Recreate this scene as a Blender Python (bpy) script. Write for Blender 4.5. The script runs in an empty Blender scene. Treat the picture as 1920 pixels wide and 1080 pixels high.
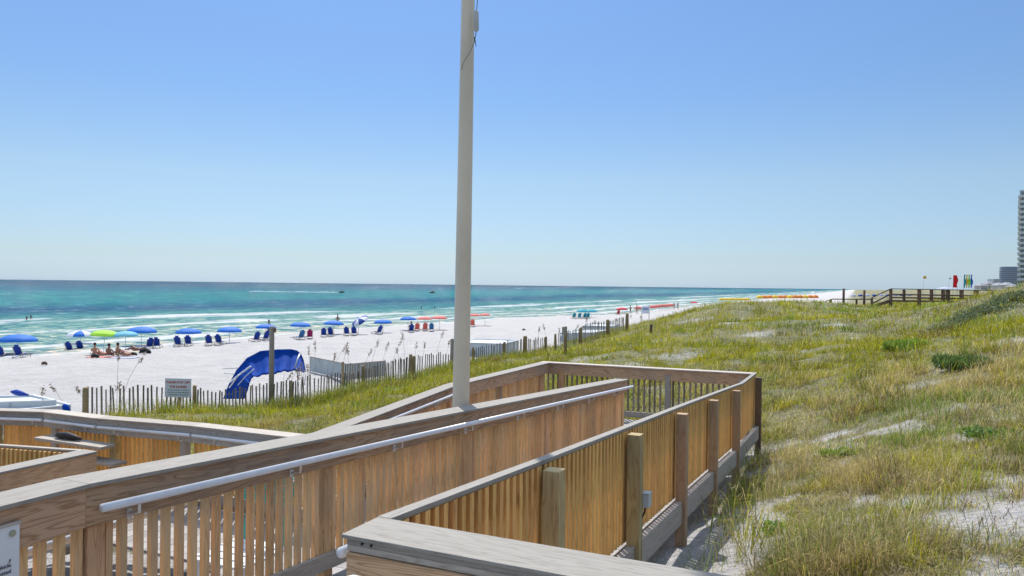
import bpy, bmesh, math, random
import numpy as np
from mathutils import Vector, Matrix
random.seed(7); rng = np.random.default_rng(7)
sc = bpy.context.scene; COL = sc.collection
R = math.radians
# ------------------------------------------------------------------ camera
ZC = 5.8                                   # eye height above the sea
F = 1400.0                                 # focal length in pixels of a 1920 wide picture
cam_d = bpy.data.cameras.new('camera'); cam = bpy.data.objects.new('camera', cam_d); COL.objects.link(cam)
cam_d.sensor_width = 36; cam_d.lens = 36 * F / 1920; cam_d.clip_start = 0.05; cam_d.clip_end = 90000
CM = Matrix.Rotation(R(90 - 0.205), 4, 'X') @ Matrix.Rotation(R(0.66), 4, 'Z')
cam.matrix_world = Matrix.Translation((0, 0, ZC)) @ CM
sc.camera = cam
C3 = CM.to_3x3()
# ------------------------------------------------------------------ light
SUN_AZ, SUN_EL = -12.0, 54.0               # azimuth measured from +Y towards +X
w = bpy.data.worlds.new('World'); sc.world = w; w.use_nodes = True
nt = w.node_tree; nt.nodes.clear()
sky = nt.nodes.new('ShaderNodeTexSky'); sky.sky_type = 'NISHITA'; sky.sun_disc = False
sky.sun_elevation = R(SUN_EL); sky.sun_rotation = R(SUN_AZ); sky.altitude = 0
sky.air_density = 1.0; sky.dust_density = 0.2; sky.ozone_density = 1.0
bg = nt.nodes.new('ShaderNodeBackground'); bg.inputs[1].default_value = 0.15
wo = nt.nodes.new('ShaderNodeOutputWorld')
geo = nt.nodes.new('ShaderNodeTexCoord'); sx = nt.nodes.new('ShaderNodeSeparateXYZ'); nt.links.new(geo.outputs['Generated'], sx.inputs[0])
sky_gain = nt.nodes.new('ShaderNodeValToRGB'); cr = sky_gain.color_ramp           # dimmer, bluer lower sky; unseen overhead sky boosted warm as added fill light
while len(cr.elements) < 7: cr.elements.new(.5)
for e, (p, c) in zip(cr.elements, [(0, (0.125, 0.181, 0.319)), (0.035, (0.152, 0.183, 0.251)), (0.134, (0.203, 0.223, 0.246)), (0.24, (0.186, 0.229, 0.278)), (0.36, (0.203, 0.251, 0.309)), (.52, (1.15, .93, .74)), (1, (1.5, 1.15, .85))]):
    e.position = p; e.color = (*c, 1)
nt.links.new(sx.outputs[2], sky_gain.inputs[0])
mu = nt.nodes.new('ShaderNodeMix'); mu.data_type = 'RGBA'; mu.blend_type = 'MULTIPLY'; mu.inputs[0].default_value = 1
nt.links.new(sky.outputs[0], mu.inputs[6]); nt.links.new(sky_gain.outputs[0], mu.inputs[7])
nt.links.new(mu.outputs[2], bg.inputs[0]); nt.links.new(bg.outputs[0], wo.inputs[0])
sl = bpy.data.lights.new('sun', 'SUN'); sl.energy = 2.0; sl.angle = R(0.5); sl.color = (1, .96, .9)
so = bpy.data.objects.new('sun', sl); COL.objects.link(so)
sd = Vector((math.sin(R(SUN_AZ)) * math.cos(R(SUN_EL)), math.cos(R(SUN_AZ)) * math.cos(R(SUN_EL)), math.sin(R(SUN_EL))))
so.rotation_euler = sd.to_track_quat('Z', 'Y').to_euler()
vs = sc.view_settings; vs.view_transform = 'Standard'; vs.look = 'None'; vs.exposure = 1.5; vs.gamma = 1; vs.use_curve_mapping = False
sc.cycles.max_bounces = 8; sc.cycles.transparent_max_bounces = 8
# ------------------------------------------------------------------ coordinates
TH = R(24.7); SN, CS = math.sin(TH), math.cos(TH)
def U(u, v, h):                            # u along the beach, v towards the sea, h metres below the eye
    return Vector((SN*u - CS*v, CS*u + SN*v, ZC - h))
def xy2uv(x, y): return SN*x + CS*y, -CS*x + SN*y
def ray(px, py):
    d = C3 @ Vector(((px - 960)/F, -(py - 540)/F, -1)); return d / d.y
def WH(px, py, h):                         # the point on the plane h below the eye seen at a pixel of the photo
    r = ray(px, py); return Vector((0, 0, ZC)) + r * (-h / r.z)
def WD(px, py, d): return Vector((0, 0, ZC)) + ray(px, py) * d
# ------------------------------------------------------------------ materials
def newmat(name):
    m = bpy.data.materials.new(name); m.use_nodes = True; m.node_tree.nodes.clear(); return m, m.node_tree
def N(t, kind, **kw):
    n = t.nodes.new(kind)
    for k, v in kw.items(): setattr(n, k, v)
    return n
def setin(n, d):
    for k, v in d.items(): n.inputs[k].default_value = v
    return n
def ramp(t, fac, stops, interp='LINEAR'):
    n = N(t, 'ShaderNodeValToRGB'); cr = n.color_ramp; cr.interpolation = interp
    while len(cr.elements) < len(stops): cr.elements.new(0.5)
    for e, (p, c) in zip(cr.elements, stops):
        e.position = p; e.color = (*c, 1) if len(c) == 3 else c
    t.links.new(fac, n.inputs[0]); return n
def c4(c): return (*c, 1)
def math_(t, op, a, b=None, clamp=False):
    n = N(t, 'ShaderNodeMath', operation=op, use_clamp=clamp)
    for i, x in enumerate((a, b)):
        if x is None: continue
        if isinstance(x, (int, float)): n.inputs[i].default_value = x
        else: t.links.new(x, n.inputs[i])
    return n.outputs[0]
def mixc(t, fac, a, b, mode='MIX'):
    n = N(t, 'ShaderNodeMix', data_type='RGBA', blend_type=mode)
    for i, x in ((0, fac), (6, a), (7, b)):
        if isinstance(x, (int, float)): n.inputs[i].default_value = x
        elif isinstance(x, tuple): n.inputs[i].default_value = c4(x)
        else: t.links.new(x, n.inputs[i])
    return n.outputs[2]
def finish(t, col, rough=0.7, bump=None, bstr=0.3, bdist=0.01, spec=0.3, extra=None):
    p = N(t, 'ShaderNodeBsdfPrincipled'); o = N(t, 'ShaderNodeOutputMaterial')
    if isinstance(col, tuple): p.inputs['Base Color'].default_value = c4(col)
    else: t.links.new(col, p.inputs['Base Color'])
    if isinstance(rough, (int, float)): p.inputs['Roughness'].default_value = rough
    else: t.links.new(rough, p.inputs['Roughness'])
    p.inputs['Specular IOR Level'].default_value = spec
    if bump is not None:
        b = setin(N(t, 'ShaderNodeBump'), {'Strength': bstr, 'Distance': bdist}); t.links.new(bump, b.inputs['Height']); t.links.new(b.outputs[0], p.inputs['Normal'])
    t.links.new(p.outputs[0], o.inputs[0]); return p
def wood(name, a, b, dark, grain=1.0, var=0.25, rough=0.75, cracks=0.0, knots=0.5, stain=None):
    """a/b light and dark ring colours; grain runs along the UV's U in metres, each board with its own offset"""
    m, t = newmat(name)
    uv = N(t, 'ShaderNodeUVMap'); rn = N(t, 'ShaderNodeAttribute', attribute_name='rnd')
    mp = setin(N(t, 'ShaderNodeMapping'), {'Scale': (1.3, 22*grain, 1)}); t.links.new(uv.outputs[0], mp.inputs[0])
    wv = setin(N(t, 'ShaderNodeTexNoise'), {'Scale': 1.0, 'Detail': 3, 'Distortion': .8}); t.links.new(mp.outputs[0], wv.inputs[0])
    rings = math_(t, 'FRACT', math_(t, 'MULTIPLY', wv.outputs[0], 9.0))
    r1 = ramp(t, rings, [(0, b), (.3, a), (.75, a), (1, b)])
    mp2 = setin(N(t, 'ShaderNodeMapping'), {'Scale': (5, 180, 1)}); t.links.new(uv.outputs[0], mp2.inputs[0])
    fn = setin(N(t, 'ShaderNodeTexNoise'), {'Scale': 1.0, 'Detail': 4}); t.links.new(mp2.outputs[0], fn.inputs[0])
    c = mixc(t, math_(t, 'MULTIPLY', fn.outputs[0], .5), r1.outputs[0], dark)
    # knots
    mp3 = setin(N(t, 'ShaderNodeMapping'), {'Scale': (2.2, 8, 1)}); t.links.new(uv.outputs[0], mp3.inputs[0])
    vo = setin(N(t, 'ShaderNodeTexVoronoi'), {'Scale': 1.0}); t.links.new(mp3.outputs[0], vo.inputs[0])
    kn = ramp(t, vo.outputs[0], [(0.03, (1, 1, 1)), (.13, (0, 0, 0))])
    c = mixc(t, math_(t, 'MULTIPLY', kn.outputs[0], knots), c, dark)
    if cracks:
        mp4 = setin(N(t, 'ShaderNodeMapping'), {'Scale': (7, 75, 1)}); t.links.new(uv.outputs[0], mp4.inputs[0])
        cn = setin(N(t, 'ShaderNodeTexNoise'), {'Scale': 1.0, 'Detail': 5, 'Distortion': 1.2}); t.links.new(mp4.outputs[0], cn.inputs[0])
        ck = ramp(t, cn.outputs[0], [(.36, (1, 1, 1)), (.44, (0, 0, 0))])
        c = mixc(t, math_(t, 'MULTIPLY', ck.outputs[0], cracks), c, dark)
    if stain:
        tc = N(t, 'ShaderNodeTexCoord'); sn_ = setin(N(t, 'ShaderNodeTexNoise'), {'Scale': 2.2, 'Detail': 4}); t.links.new(tc.outputs['Object'], sn_.inputs[0])
        sr = ramp(t, sn_.outputs[0], [(.45, (0, 0, 0)), (.7, (1, 1, 1))])
        c = mixc(t, math_(t, 'MULTIPLY', sr.outputs[0], .55), c, stain)
    lo, hi = 1 - var, 1 + var
    mr = setin(N(t, 'ShaderNodeMapRange'), {3: lo, 4: hi}); t.links.new(rn.outputs['Fac'], mr.inputs[0])
    hs = setin(N(t, 'ShaderNodeHueSaturation'), {}); t.links.new(c, hs.inputs['Color']); t.links.new(mr.outputs[0], hs.inputs['Value'])
    h2 = math_(t, 'ADD', math_(t, 'MULTIPLY', math_(t, 'FRACT', math_(t, 'MULTIPLY', rn.outputs['Fac'], 7.31)), .012), .492); t.links.new(h2, hs.inputs['Hue'])
    bh = math_(t, 'ADD', fn.outputs[0], math_(t, 'MULTIPLY', wv.outputs[0], .5))
    finish(t, hs.outputs[0], rough, bh, .35, .004, .25)
    return m
M = {}
M['new'] = wood('new_pine', (.68, .44, .24), (.42, .235, .10), (.22, .115, .055), stain=(.3, .2, .13))
M['picket'] = wood('picket_pine', (.76, .50, .25), (.58, .35, .15), (.28, .15, .07), grain=.7, var=.17, knots=.75, stain=(.50, .40, .27))
M['amber'] = wood('amber_pine', (.82, .50, .17), (.64, .36, .10), (.30, .16, .06), grain=.7, var=.15, knots=.7)
M['fascia'] = wood('fascia_pine', (.62, .41, .25), (.36, .205, .105), (.20, .115, .065), grain=.6, stain=(.25, .2, .16))
M['post'] = wood('treated_post', (.46, .37, .19), (.31, .235, .11), (.15, .11, .06), grain=.5, var=.2, stain=(.2, .13, .07))
M['post2'] = wood('brown_post', (.44, .30, .185), (.31, .205, .12), (.16, .105, .07), grain=.5, var=.12)
M['cap'] = wood('weathered_cap', (.315, .292, .258), (.265, .245, .215), (.15, .137, .118), grain=.8, var=.06, cracks=.5, knots=.1)
M['grey'] = wood('weathered_board', (.45, .41, .355), (.35, .305, .255), (.19, .155, .125), grain=.8, var=.18, cracks=.35, knots=.4)
M['deck'] = wood('deck_plank', (.36, .34, .32), (.27, .25, .235), (.13, .12, .11), grain=.8, var=.16, cracks=.4)
M['slat'] = wood('fence_slat', (.33, .28, .21), (.22, .185, .14), (.05, .04, .03), var=.35)
M['post3'] = wood('dark_brown_post', (.22, .15, .10), (.15, .10, .065), (.07, .05, .035), grain=.5, var=.15)
M['dark'] = wood('dark_timber', (.19, .12, .08), (.13, .082, .055), (.06, .04, .03), var=.25)
def plain(name, col, rough=.6, nz=.12, scale=6, bump=0, metal=0, spec=.3, transl=0):
    m, t = newmat(name); tc = N(t, 'ShaderNodeTexCoord')
    n = setin(N(t, 'ShaderNodeTexNoise'), {'Scale': scale, 'Detail': 5}); t.links.new(tc.outputs['Object'], n.inputs[0])
    mr = setin(N(t, 'ShaderNodeMapRange'), {1: .25, 2: .75, 3: 1 - nz, 4: 1 + nz}); t.links.new(n.outputs[0], mr.inputs[0])
    hs = setin(N(t, 'ShaderNodeHueSaturation'), {'Color': c4(col)}); t.links.new(mr.outputs[0], hs.inputs['Value'])
    p = finish(t, hs.outputs[0], rough, n.outputs[0] if bump else None, bump, .01, spec); p.inputs['Metallic'].default_value = metal
    if transl:
        tr = N(t, 'ShaderNodeBsdfTranslucent'); t.links.new(hs.outputs[0], tr.inputs[0]); mx = N(t, 'ShaderNodeMixShader'); mx.inputs[0].default_value = transl
        o = [q for q in t.nodes if q.type == 'OUTPUT_MATERIAL'][0]
        t.links.new(p.outputs[0], mx.inputs[1]); t.links.new(tr.outputs[0], mx.inputs[2]); t.links.new(mx.outputs[0], o.inputs[0])
    return m
M['pole'] = plain('painted_pole', (.60, .53, .41), .45, .14, 1.1, spec=.5)
M['pipe'] = plain('white_rail_paint', (.66, .66, .68), .3, .08, 12, .05, spec=.5)
M['metal'] = plain('galvanised', (.55, .56, .58), .35, .15, 30, metal=.7)
M['rope'] = plain('rope', (.12, .1, .09), .9)
M['weight'] = plain('weight_sleeve', (.42, .42, .4), .5)
M['white'] = plain('white_board', (.62, .64, .65), .5, .08, 2)
M['panel'] = plain('grey_white_panel', (.52, .56, .57), .55, .12, 1.2)
M['black'] = plain('black_rubber', (.02, .02, .022), .6)
M['grey_box'] = plain('electrical_grey', (.42, .46, .48), .4)
M['tarp'] = plain('blue_canvas', (.003, .05, .30), .8, .3, 2, transl=.05, spec=.1)
M['stripe'] = plain('white_canvas', (.7, .72, .8), .6)
M['pink'] = plain('magenta_canvas', (.38, .03, .14), .7, transl=.2)
M['chairblue'] = plain('navy_canvas', (.016, .06, .36), .7, transl=.2)
M['lightblue'] = plain('azure_canvas', (.05, .2, .45), .7, transl=.2)
M['teal'] = plain('teal_paint', (.03, .32, .27), .5)
M['skin'] = plain('skin', (.42, .22, .14), .5, .05)
M['skin2'] = plain('tanned_skin', (.22, .11, .07), .5, .05)
M['hair'] = plain('hair', (.03, .02, .015), .7)
M['timber'] = plain('pale_timber', (.4, .33, .25), .7)
UMB = {'blue': (.015, .16, .58), 'coral': (.72, .20, .16), 'green': (.38, .72, .06), 'cyan': (.16, .48, .62), 'white': (.72, .74, .78),
       'teal': (.02, .36, .48), 'red': (.55, .04, .06), 'yellow': (.8, .55, .05), 'orange': (.75, .26, .05), 'pale': (.45, .47, .62), 'navy': (.02, .07, .3)}
for k, c in UMB.items(): M['u_' + k] = plain('umbrella_' + k, c, .7, .05, transl=.25)

# ------------------------------------------------------------------ mesh helpers
class MB:
    def __init__(s): s.v = []; s.f = []; s.uv = []; s.r = []
    def prism(s, q, rnd=None, L=None):
        """q: 8 corners, first four = start section (ccw), last four = end section; grain runs start to end"""
        i = len(s.v); s.v += [tuple(p) for p in q]
        L = L if L is not None else (Vector(q[4]) - Vector(q[0])).length
        a = (Vector(q[1]) - Vector(q[0])).length; b = (Vector(q[2]) - Vector(q[1])).length
        ou, ov = random.random()*40, random.random()*40
        rnd = random.random() if rnd is None else rnd
        per = [0, a, a + b, 2*a + b, 2*a + 2*b]
        for k in range(4):
            k2 = (k + 1) % 4
            s.f.append((i+k, i+k2, i+4+k2, i+4+k)); s.uv += [(ou, ov+per[k]), (ou, ov+per[k+1]), (ou+L, ov+per[k+1]), (ou+L, ov+per[k])]
        s.f.append((i+3, i+2, i+1, i)); s.uv += [(ou, ov), (ou+.02, ov), (ou+.02, ov+a), (ou, ov+a)]
        s.f.append((i+4, i+5, i+6, i+7)); s.uv += [(ou, ov), (ou+.02, ov), (ou+.02, ov+a), (ou, ov+a)]
        s.r += [rnd]*6
    def beam(s, p, q, n, off, wd, zt, zb, rnd=None):
        """board between plan points p,q; n lateral unit vector; top/bottom offsets below the line"""
        z = Vector((0, 0, 1)); a, b = n*(off - wd/2), n*(off + wd/2)
        s.prism([p+a-z*zb, p+b-z*zb, p+b-z*zt, p+a-z*zt, q+a-z*zb, q+b-z*zb, q+b-z*zt, q+a-z*zt], rnd)
    def stick(s, base, n, t, w1, w2, z0, z1, rnd=None, chamfer=0):
        """vertical board at base (x,y); n,t lateral axes"""
        a = n*(w1/2); b = t*(w2/2); B0 = Vector((base.x, base.y, z0)); B1 = Vector((base.x, base.y, z1))
        s.prism([B0-a-b, B0+a-b, B0+a+b, B0-a+b, B1-a-b, B1+a-b, B1+a+b, B1-a+b], rnd)
    def box(s, c, sx, sy, sz, rot=0, rnd=None):
        """box with its base centre at c"""
        ca, sa = math.cos(rot), math.sin(rot); X = Vector((ca, sa, 0)); Y = Vector((-sa, ca, 0)); c = Vector(c)
        a, b, z = X*sx/2, Y*sy/2, Vector((0, 0, sz))
        s.prism([c-a-b, c+a-b, c+a+b, c-a+b, c-a-b+z, c+a-b+z, c+a+b+z, c-a+b+z], rnd)
    def bar(s, p, q, w1, w2=None, rnd=None):
        p, q = Vector(p), Vector(q); d = (q-p).normalized(); w2 = w2 or w1
        up = Vector((0, 0, 1)) if abs(d.z) < .95 else Vector((0, 1, 0))
        a = d.cross(up).normalized(); b = a.cross(d)
        a, b = a*w1/2, b*w2/2
        s.prism([p-a-b, p+a-b, p+a+b, p-a+b, q-a-b, q+a-b, q+a+b, q-a+b], rnd)
    def tube(s, pts, rad, seg=10, caps=True, hollow=0):
        pts = [Vector(p) for p in pts]; n = len(pts); rr = rad if isinstance(rad, (list, tuple)) else [rad]*n
        i0 = len(s.v); ref = None
        for k, p in enumerate(pts):
            d = (pts[min(k+1, n-1)] - pts[max(k-1, 0)]).normalized()
            if ref is None: ref = d.orthogonal().normalized()
            a = (ref - d*ref.dot(d)).normalized(); b = d.cross(a); ref = a
            for j in range(seg):
                an = 2*math.pi*j/seg; s.v.append(tuple(p + (a*math.cos(an) + b*math.sin(an))*rr[k]))
        for k in range(n-1):
            for j in range(seg):
                j2 = (j+1) % seg; s.f.append((i0+k*seg+j, i0+k*seg+j2, i0+(k+1)*seg+j2, i0+(k+1)*seg+j)); s.uv += [(0, 0)]*4; s.r.append(.5)
        if caps:
            s.f.append(tuple(i0+j for j in reversed(range(seg)))); s.uv += [(0, 0)]*seg; s.r.append(.5)
            s.f.append(tuple(i0+(n-1)*seg+j for j in range(seg))); s.uv += [(0, 0)]*seg; s.r.append(.5)
    def poly(s, pts, rnd=.5):
        i = len(s.v); s.v += [tuple(p) for p in pts]; s.f.append(tuple(range(i, i+len(pts)))); s.uv += [(0, 0)]*len(pts); s.r.append(rnd)
    def build(s, name, mat, parent=None, smooth=False, bevel=0):
        me = bpy.data.meshes.new(name); me.from_pydata(s.v, [], s.f); me.update()
        ul = me.uv_layers.new(name='UVMap'); ul.data.foreach_set('uv', np.array(s.uv, dtype=np.float32).ravel())
        at = me.attributes.new('rnd', 'FLOAT', 'FACE'); at.data.foreach_set('value', np.array(s.r, dtype=np.float32))
        for m in (mat if isinstance(mat, list) else [mat]): me.materials.append(m)
        if smooth: me.polygons.foreach_set('use_smooth', [True]*len(me.polygons))
        o = bpy.data.objects.new(name, me); COL.objects.link(o)
        if parent is not None: o.parent = parent; o.matrix_parent_inverse = Matrix.Translation(-parent.location) if parent.type == 'EMPTY' and parent.rotation_euler.z == 0 else Matrix()
        if bevel:
            b = o.modifiers.new('bevel', 'BEVEL'); b.width = bevel; b.segments = 2; b.limit_method = 'ANGLE'
        return o
def tag(o, label=None, cat=None, group=None, kind=None):
    if label: o['label'] = label
    if cat: o['category'] = cat
    if group: o['group'] = group
    if kind: o['kind'] = kind
    return o
def thing(name, loc, label, cat, group=None, rz=0):
    o = bpy.data.objects.new(name, None); COL.objects.link(o); o.location = loc; o.rotation_euler = (0, 0, rz); o.empty_display_size = .2
    return tag(o, label, cat, group)
def children(o): return [c for c in COL.objects if c.parent == o]
KIDS = {}
def copy_tree(o, parent=None):
    c = o.copy(); COL.objects.link(c); c.parent = parent
    if parent is not None: c.matrix_parent_inverse = o.matrix_parent_inverse.copy()
    for ch in KIDS.get(o.name, None) or children(o): copy_tree(ch, c)
    return c

# ------------------------------------------------------------------ terrain
def hash2(ix, iy, seed):
    n = (ix*374761393 + iy*668265263 + seed*1442695) & 0x7fffffff
    n = ((n ^ (n >> 13))*1274126177) & 0x7fffffff
    return ((n ^ (n >> 16)) & 0xffff)/65535.0
def vnoise(x, y, seed=0):
    x = np.asarray(x, float); y = np.asarray(y, float)
    ix = np.floor(x).astype(np.int64); iy = np.floor(y).astype(np.int64); fx = x-ix; fy = y-iy
    fx = fx*fx*(3-2*fx); fy = fy*fy*(3-2*fy)
    a = hash2(ix, iy, seed); b = hash2(ix+1, iy, seed); c = hash2(ix, iy+1, seed); d = hash2(ix+1, iy+1, seed)
    return (a*(1-fx)+b*fx)*(1-fy) + (c*(1-fx)+d*fx)*fy
def fbm(x, y, sc_, seed=0, oct=4):
    s = 0; a = 1; t = 0
    for k in range(oct):
        s = s + a*vnoise(x/sc_*(2**k)+k*17.3, y/sc_*(2**k)-k*9.1, seed+k); t += a; a *= .55
    return s/t
CP = []
def cpd(px, py, d): p = WD(px, py, d); CP.append((p.x, p.y, ZC-p.z))
def cpu(u, v, h): p = U(u, v, h); CP.append((p.x, p.y, h))
for a in [(1430,1080,5.2),(1600,1080,4.6),(1920,1080,4.4),(1920,800,9),(1920,640,17),(1918,565,33),(1960,530,38),(1850,596,30),
          (1790,622,27),(1700,640,31),(1650,600,46),(1750,590,52),(1865,575,42),(1600,582,60),(1450,568,62),(1550,570,64),(1350,574,62),(1450,602,42),
          (1300,622,40),(1200,616,56),(1250,602,58),(1200,647,34),(1100,668,28),(1060,670,33),(1450,700,20),(1500,780,13.5),(1600,700,19),(1750,700,14.5),
          (1700,900,7.5),(1650,800,11),(1715,584,72),(1640,579,72),(1800,583,70),(1415,853,12),(1275,1022,6.6),
          (500,803,18.5),(650,772,22),(800,732,27),(900,702,31),(300,778,24),(1000,674,44)]: cpd(*a)
for a in [(2,1.2,2.15),(0,0,2.3),(-3,-3,2.1),(2,3.4,2.85),(2,6,3.1),(6,6,3.1),(9,3.6,2.8),(12.6,5.2,2.85),(5,2.3,2.4),(8,5,2.95),(6,8,3.3),(5.5,12,3.9),(6,16,4.4),
          (6.2,.9,2.08),(3.5,1.1,2.1),(9.5,1.0,2.5),(-6,8,3.2),(6,20,4.75),(-8,20,4.8),
          (105,-20,.6),(100,0,2.2),(100,15,3.4),(40,-15,.1),(15,-15,.6),(-10,-10,1.4),(-15,10,3.2),(60,20,4.4),(85,21,4.6),(20,20,4.75),(35,19,4.4),(12,14,3.9)]: cpu(*a)
CPa = np.array(CP)
def tps_k(r2): return np.where(r2 > 0, r2*np.log(r2+1e-9)*.5, 0)
def solve_tps():
    P = CPa[:, :2]/20; n = len(P); d2 = ((P[:, None]-P[None])**2).sum(-1)
    A = np.zeros((n+3, n+3)); A[:n, :n] = tps_k(d2) + np.eye(n)*.004; A[:n, n] = 1; A[:n, n+1:] = P; A[n, :n] = 1; A[n+1:, :n] = P.T
    return np.linalg.solve(A, np.concatenate([CPa[:, 2], [0, 0, 0]])), P
TW, TP = solve_tps()
def tps(x, y):
    sh = np.shape(x); q = np.stack([np.ravel(x), np.ravel(y)], -1)/20; out = np.zeros(len(q))
    for i in range(0, len(q), 20000):
        d2 = ((q[i:i+20000, None]-TP[None])**2).sum(-1); out[i:i+20000] = tps_k(d2) @ TW[:-3] + TW[-3] + q[i:i+20000] @ TW[-2:]
    return out.reshape(sh)
def sstep(a, b, x): t = np.clip((x-a)/(b-a), 0, 1); return t*t*(3-2*t)
def shore(u):
    u = np.asarray(u, float)
    return np.interp(u, [-400, 20, 45, 60, 85, 115, 130, 150, 180, 260, 400, 3000], [60, 60, 56, 57, 58, 55, 51, 44, 43, 45, 43, 40]) + .8*np.sin(u/9.) + .5*np.sin(u/3.7+1)
def ground_z(x, y):
    x = np.asarray(x, float); y = np.asarray(y, float); u, v = xy2uv(x, y); s = shore(u) - v
    beach = np.where(s > 0, .42*(1-np.exp(-s/4.5)) + .0135*np.clip(s, 0, 60), s*.06)
    beach = beach + sstep(3, 12, s)*(.10*(fbm(x, y, 2.2, 5, 3)-.5) + .14*(fbm(x, y, 9, 9, 2)-.5))
    h = tps(x, y); far = sstep(85, 130, u); hf = 2.2 + 1.8*(fbm(x, y, 30, 3, 3)-.5)*2 - .02*np.clip(-v, 0, 80); hf = hf + (4.75-hf)*sstep(-9, 7, v)
    h = h*(1-far) + hf*far
    rr = np.hypot(x, y); amp = np.clip(rr/12, .35, 1)
    dz = ZC - h + amp*(.24*(fbm(x, y, 1.1, 11, 3)-.5) + .48*(fbm(x, y, 4.5, 21, 3)-.5)) 
    dz = np.maximum(dz, .3)
    edge = np.where(u < 60, 21.5, 21.5)
    k = sstep(edge-1.5, edge+4.5, v)
    return dz*(1-k) + beach*k
def gz(x, y): return float(ground_z(np.array([x]), np.array([y]))[0])
def on_ground(px, py, d0=3, d1=400):        # first hit of a view ray with the terrain
    r = ray(px, py); ds = np.geomspace(d0, d1, 1500); X = r.x*ds; Y = ds; Z = ZC + r.z*ds; g = ground_z(X, Y)
    i = np.argmax(Z <= g)
    return Vector((X[i], Y[i], g[i]))
def in_deck(u, v, m=0.0):
    a = (u > -4) & (u < 2.17+m) & (v < 6.7+m)
    b = (u > 2) & (u < 12.75+m) & (v > 1.42-m) & (v < 5.2+m)
    c = (u > 4.8-m) & (u < 6.3+m) & (v > 5) & (v < 17)
    e = (u > -4) & (u < 6.3+m) & (v > 2.9) & (v < 6.7+m)
    return a | b | c | e
PATCH = [(1440,648,2.0,1.3),(1255,668,1.6,.8),(1230,640,2.0,1.3),(1340,610,2.5,1.5),(1420,627,1.8,1),(1310,600,2.5,1.2),(1880,640,1.6,1.4),(1815,690,1.0,.8),(1570,640,1.3,.7),(1745,720,.9,.5),
         (1400,600,2,1),(1640,1000,.9,.45),(1420,1010,.5,.35),(1850,1010,.5,.35),(1330,985,.45,.9),(1330,1010,.45,.7),(1300,960,.35,.8),(1450,880,.5,.6),(1180,688,1.4,.7),(1065,690,1.6,1.0),(1100,672,1.4,.7),
         (1760,940,.5,.35),(1860,860,.6,.3),(1900,900,.5,.35),(470,745,1.6,1.5),(600,735,1.5,.8),(690,720,1.4,.8),(820,700,1.3,.8),(750,730,1.0,.7),(1510,1010,.35,.3),(1540,560,.1,.1),(1600,880,.5,.25)]
PW = []
for px, py, a, b in PATCH:
    p = on_ground(px, py); PW.append((p.x, p.y, a, b))
def veg(x, y):
    """how densely the dune is grown over, 0..1"""
    x = np.asarray(x, float); y = np.asarray(y, float); u, v = xy2uv(x, y); r = np.hypot(x, y)
    n = fbm(x, y, 3.2, 31, 4)*.5 + fbm(x, y, .7, 41, 4)*.5
    m = sstep(.33, .46, n + .05*sstep(8.5, 11, r) + .06*sstep(14, 30, r) - .035*sstep(11, 6, r))
    for (cx, cy, a, b) in PW:
        rr = np.hypot((x-cx)/a, (y-cy)/max(b, .2)/1.2) + .7*(fbm(x, y, .8, 51, 2)-.5); m = m*(.42+.58*sstep(.3, .85, rr))
    edge = 21.2 + 2.2*(fbm(x, y, 5, 61, 2)-.5)
    m = m*(1-sstep(-1., .6, v-edge))
    m = m*(1-.9*((u < 8) & (v > 16.5+.5*np.sin(u))))
    m = m*(1-.85*sstep(.57, .63, fbm(x, y, .55, 171, 3))*sstep(16, 10, r))
    m = np.where(in_deck(u, v, 0), 0, m)*(1-sstep(85, 105, u)*sstep(0, 6, v))
    m = np.where((u > 4.6) & (u < 8.6) & (v > .62+.12*np.sin(u*5)) & (v < 1.6), m*.05, m)
    return m

def make_terrain():
    na = 900
    A = np.concatenate([np.linspace(-180, -52, 40, endpoint=False), np.linspace(-52, 52, na), np.linspace(52, 180, 40, endpoint=False)[1:]])
    A = np.radians(A); r = np.geomspace(.8, 6000, 640); r[0] = .01
    AA, RR = np.meshgrid(A, r); X = RR*np.sin(AA); Y = RR*np.cos(AA); Z = ground_z(X, Y)
    Z = np.where(RR > 1500, np.minimum(Z, 3), Z)
    nr, nA = X.shape; V = np.stack([X, Y, Z], -1).reshape(-1, 3)
    i = np.arange(nr-1)[:, None]*nA; j = np.arange(nA)[None]; j2 = (j+1) % nA
    q = np.stack([i+j, i+j2, i+nA+j2, i+nA+j], -1).reshape(-1, 4)
    me = mesh_np('sand_dunes', V, q)
    at = me.attributes.new('veg', 'FLOAT', 'POINT'); at.data.foreach_set('value', veg(X, Y).ravel().astype(np.float32))
    u, v = xy2uv(X, Y); s = shore(u)-v
    at = me.attributes.new('wet', 'FLOAT', 'POINT'); at.data.foreach_set('value', (1-sstep(.4, 2.6, s + 1.2*(fbm(X, Y, 4, 71, 2)-.5))).ravel().astype(np.float32))
    return me
def mesh_np(name, V, Fq, smooth=True):
    me = bpy.data.meshes.new(name); me.vertices.add(len(V)); me.vertices.foreach_set('co', np.asarray(V, np.float32).ravel())
    k = Fq.shape[1]; me.loops.add(Fq.size); me.loops.foreach_set('vertex_index', Fq.astype(np.int32).ravel())
    me.polygons.add(len(Fq)); me.polygons.foreach_set('loop_start', np.arange(0, Fq.size, k, dtype=np.int32)); me.polygons.foreach_set('loop_total', np.full(len(Fq), k, np.int32))
    if smooth: me.polygons.foreach_set('use_smooth', np.ones(len(Fq), bool))
    me.update(calc_edges=True); return me
m, t = newmat('white_sand')
tc = N(t, 'ShaderNodeTexCoord'); va = N(t, 'ShaderNodeAttribute', attribute_name='veg'); wa = N(t, 'ShaderNodeAttribute', attribute_name='wet')
n1 = setin(N(t, 'ShaderNodeTexNoise'), {'Scale': .8, 'Detail': 6}); t.links.new(tc.outputs['Object'], n1.inputs[0])
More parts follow.
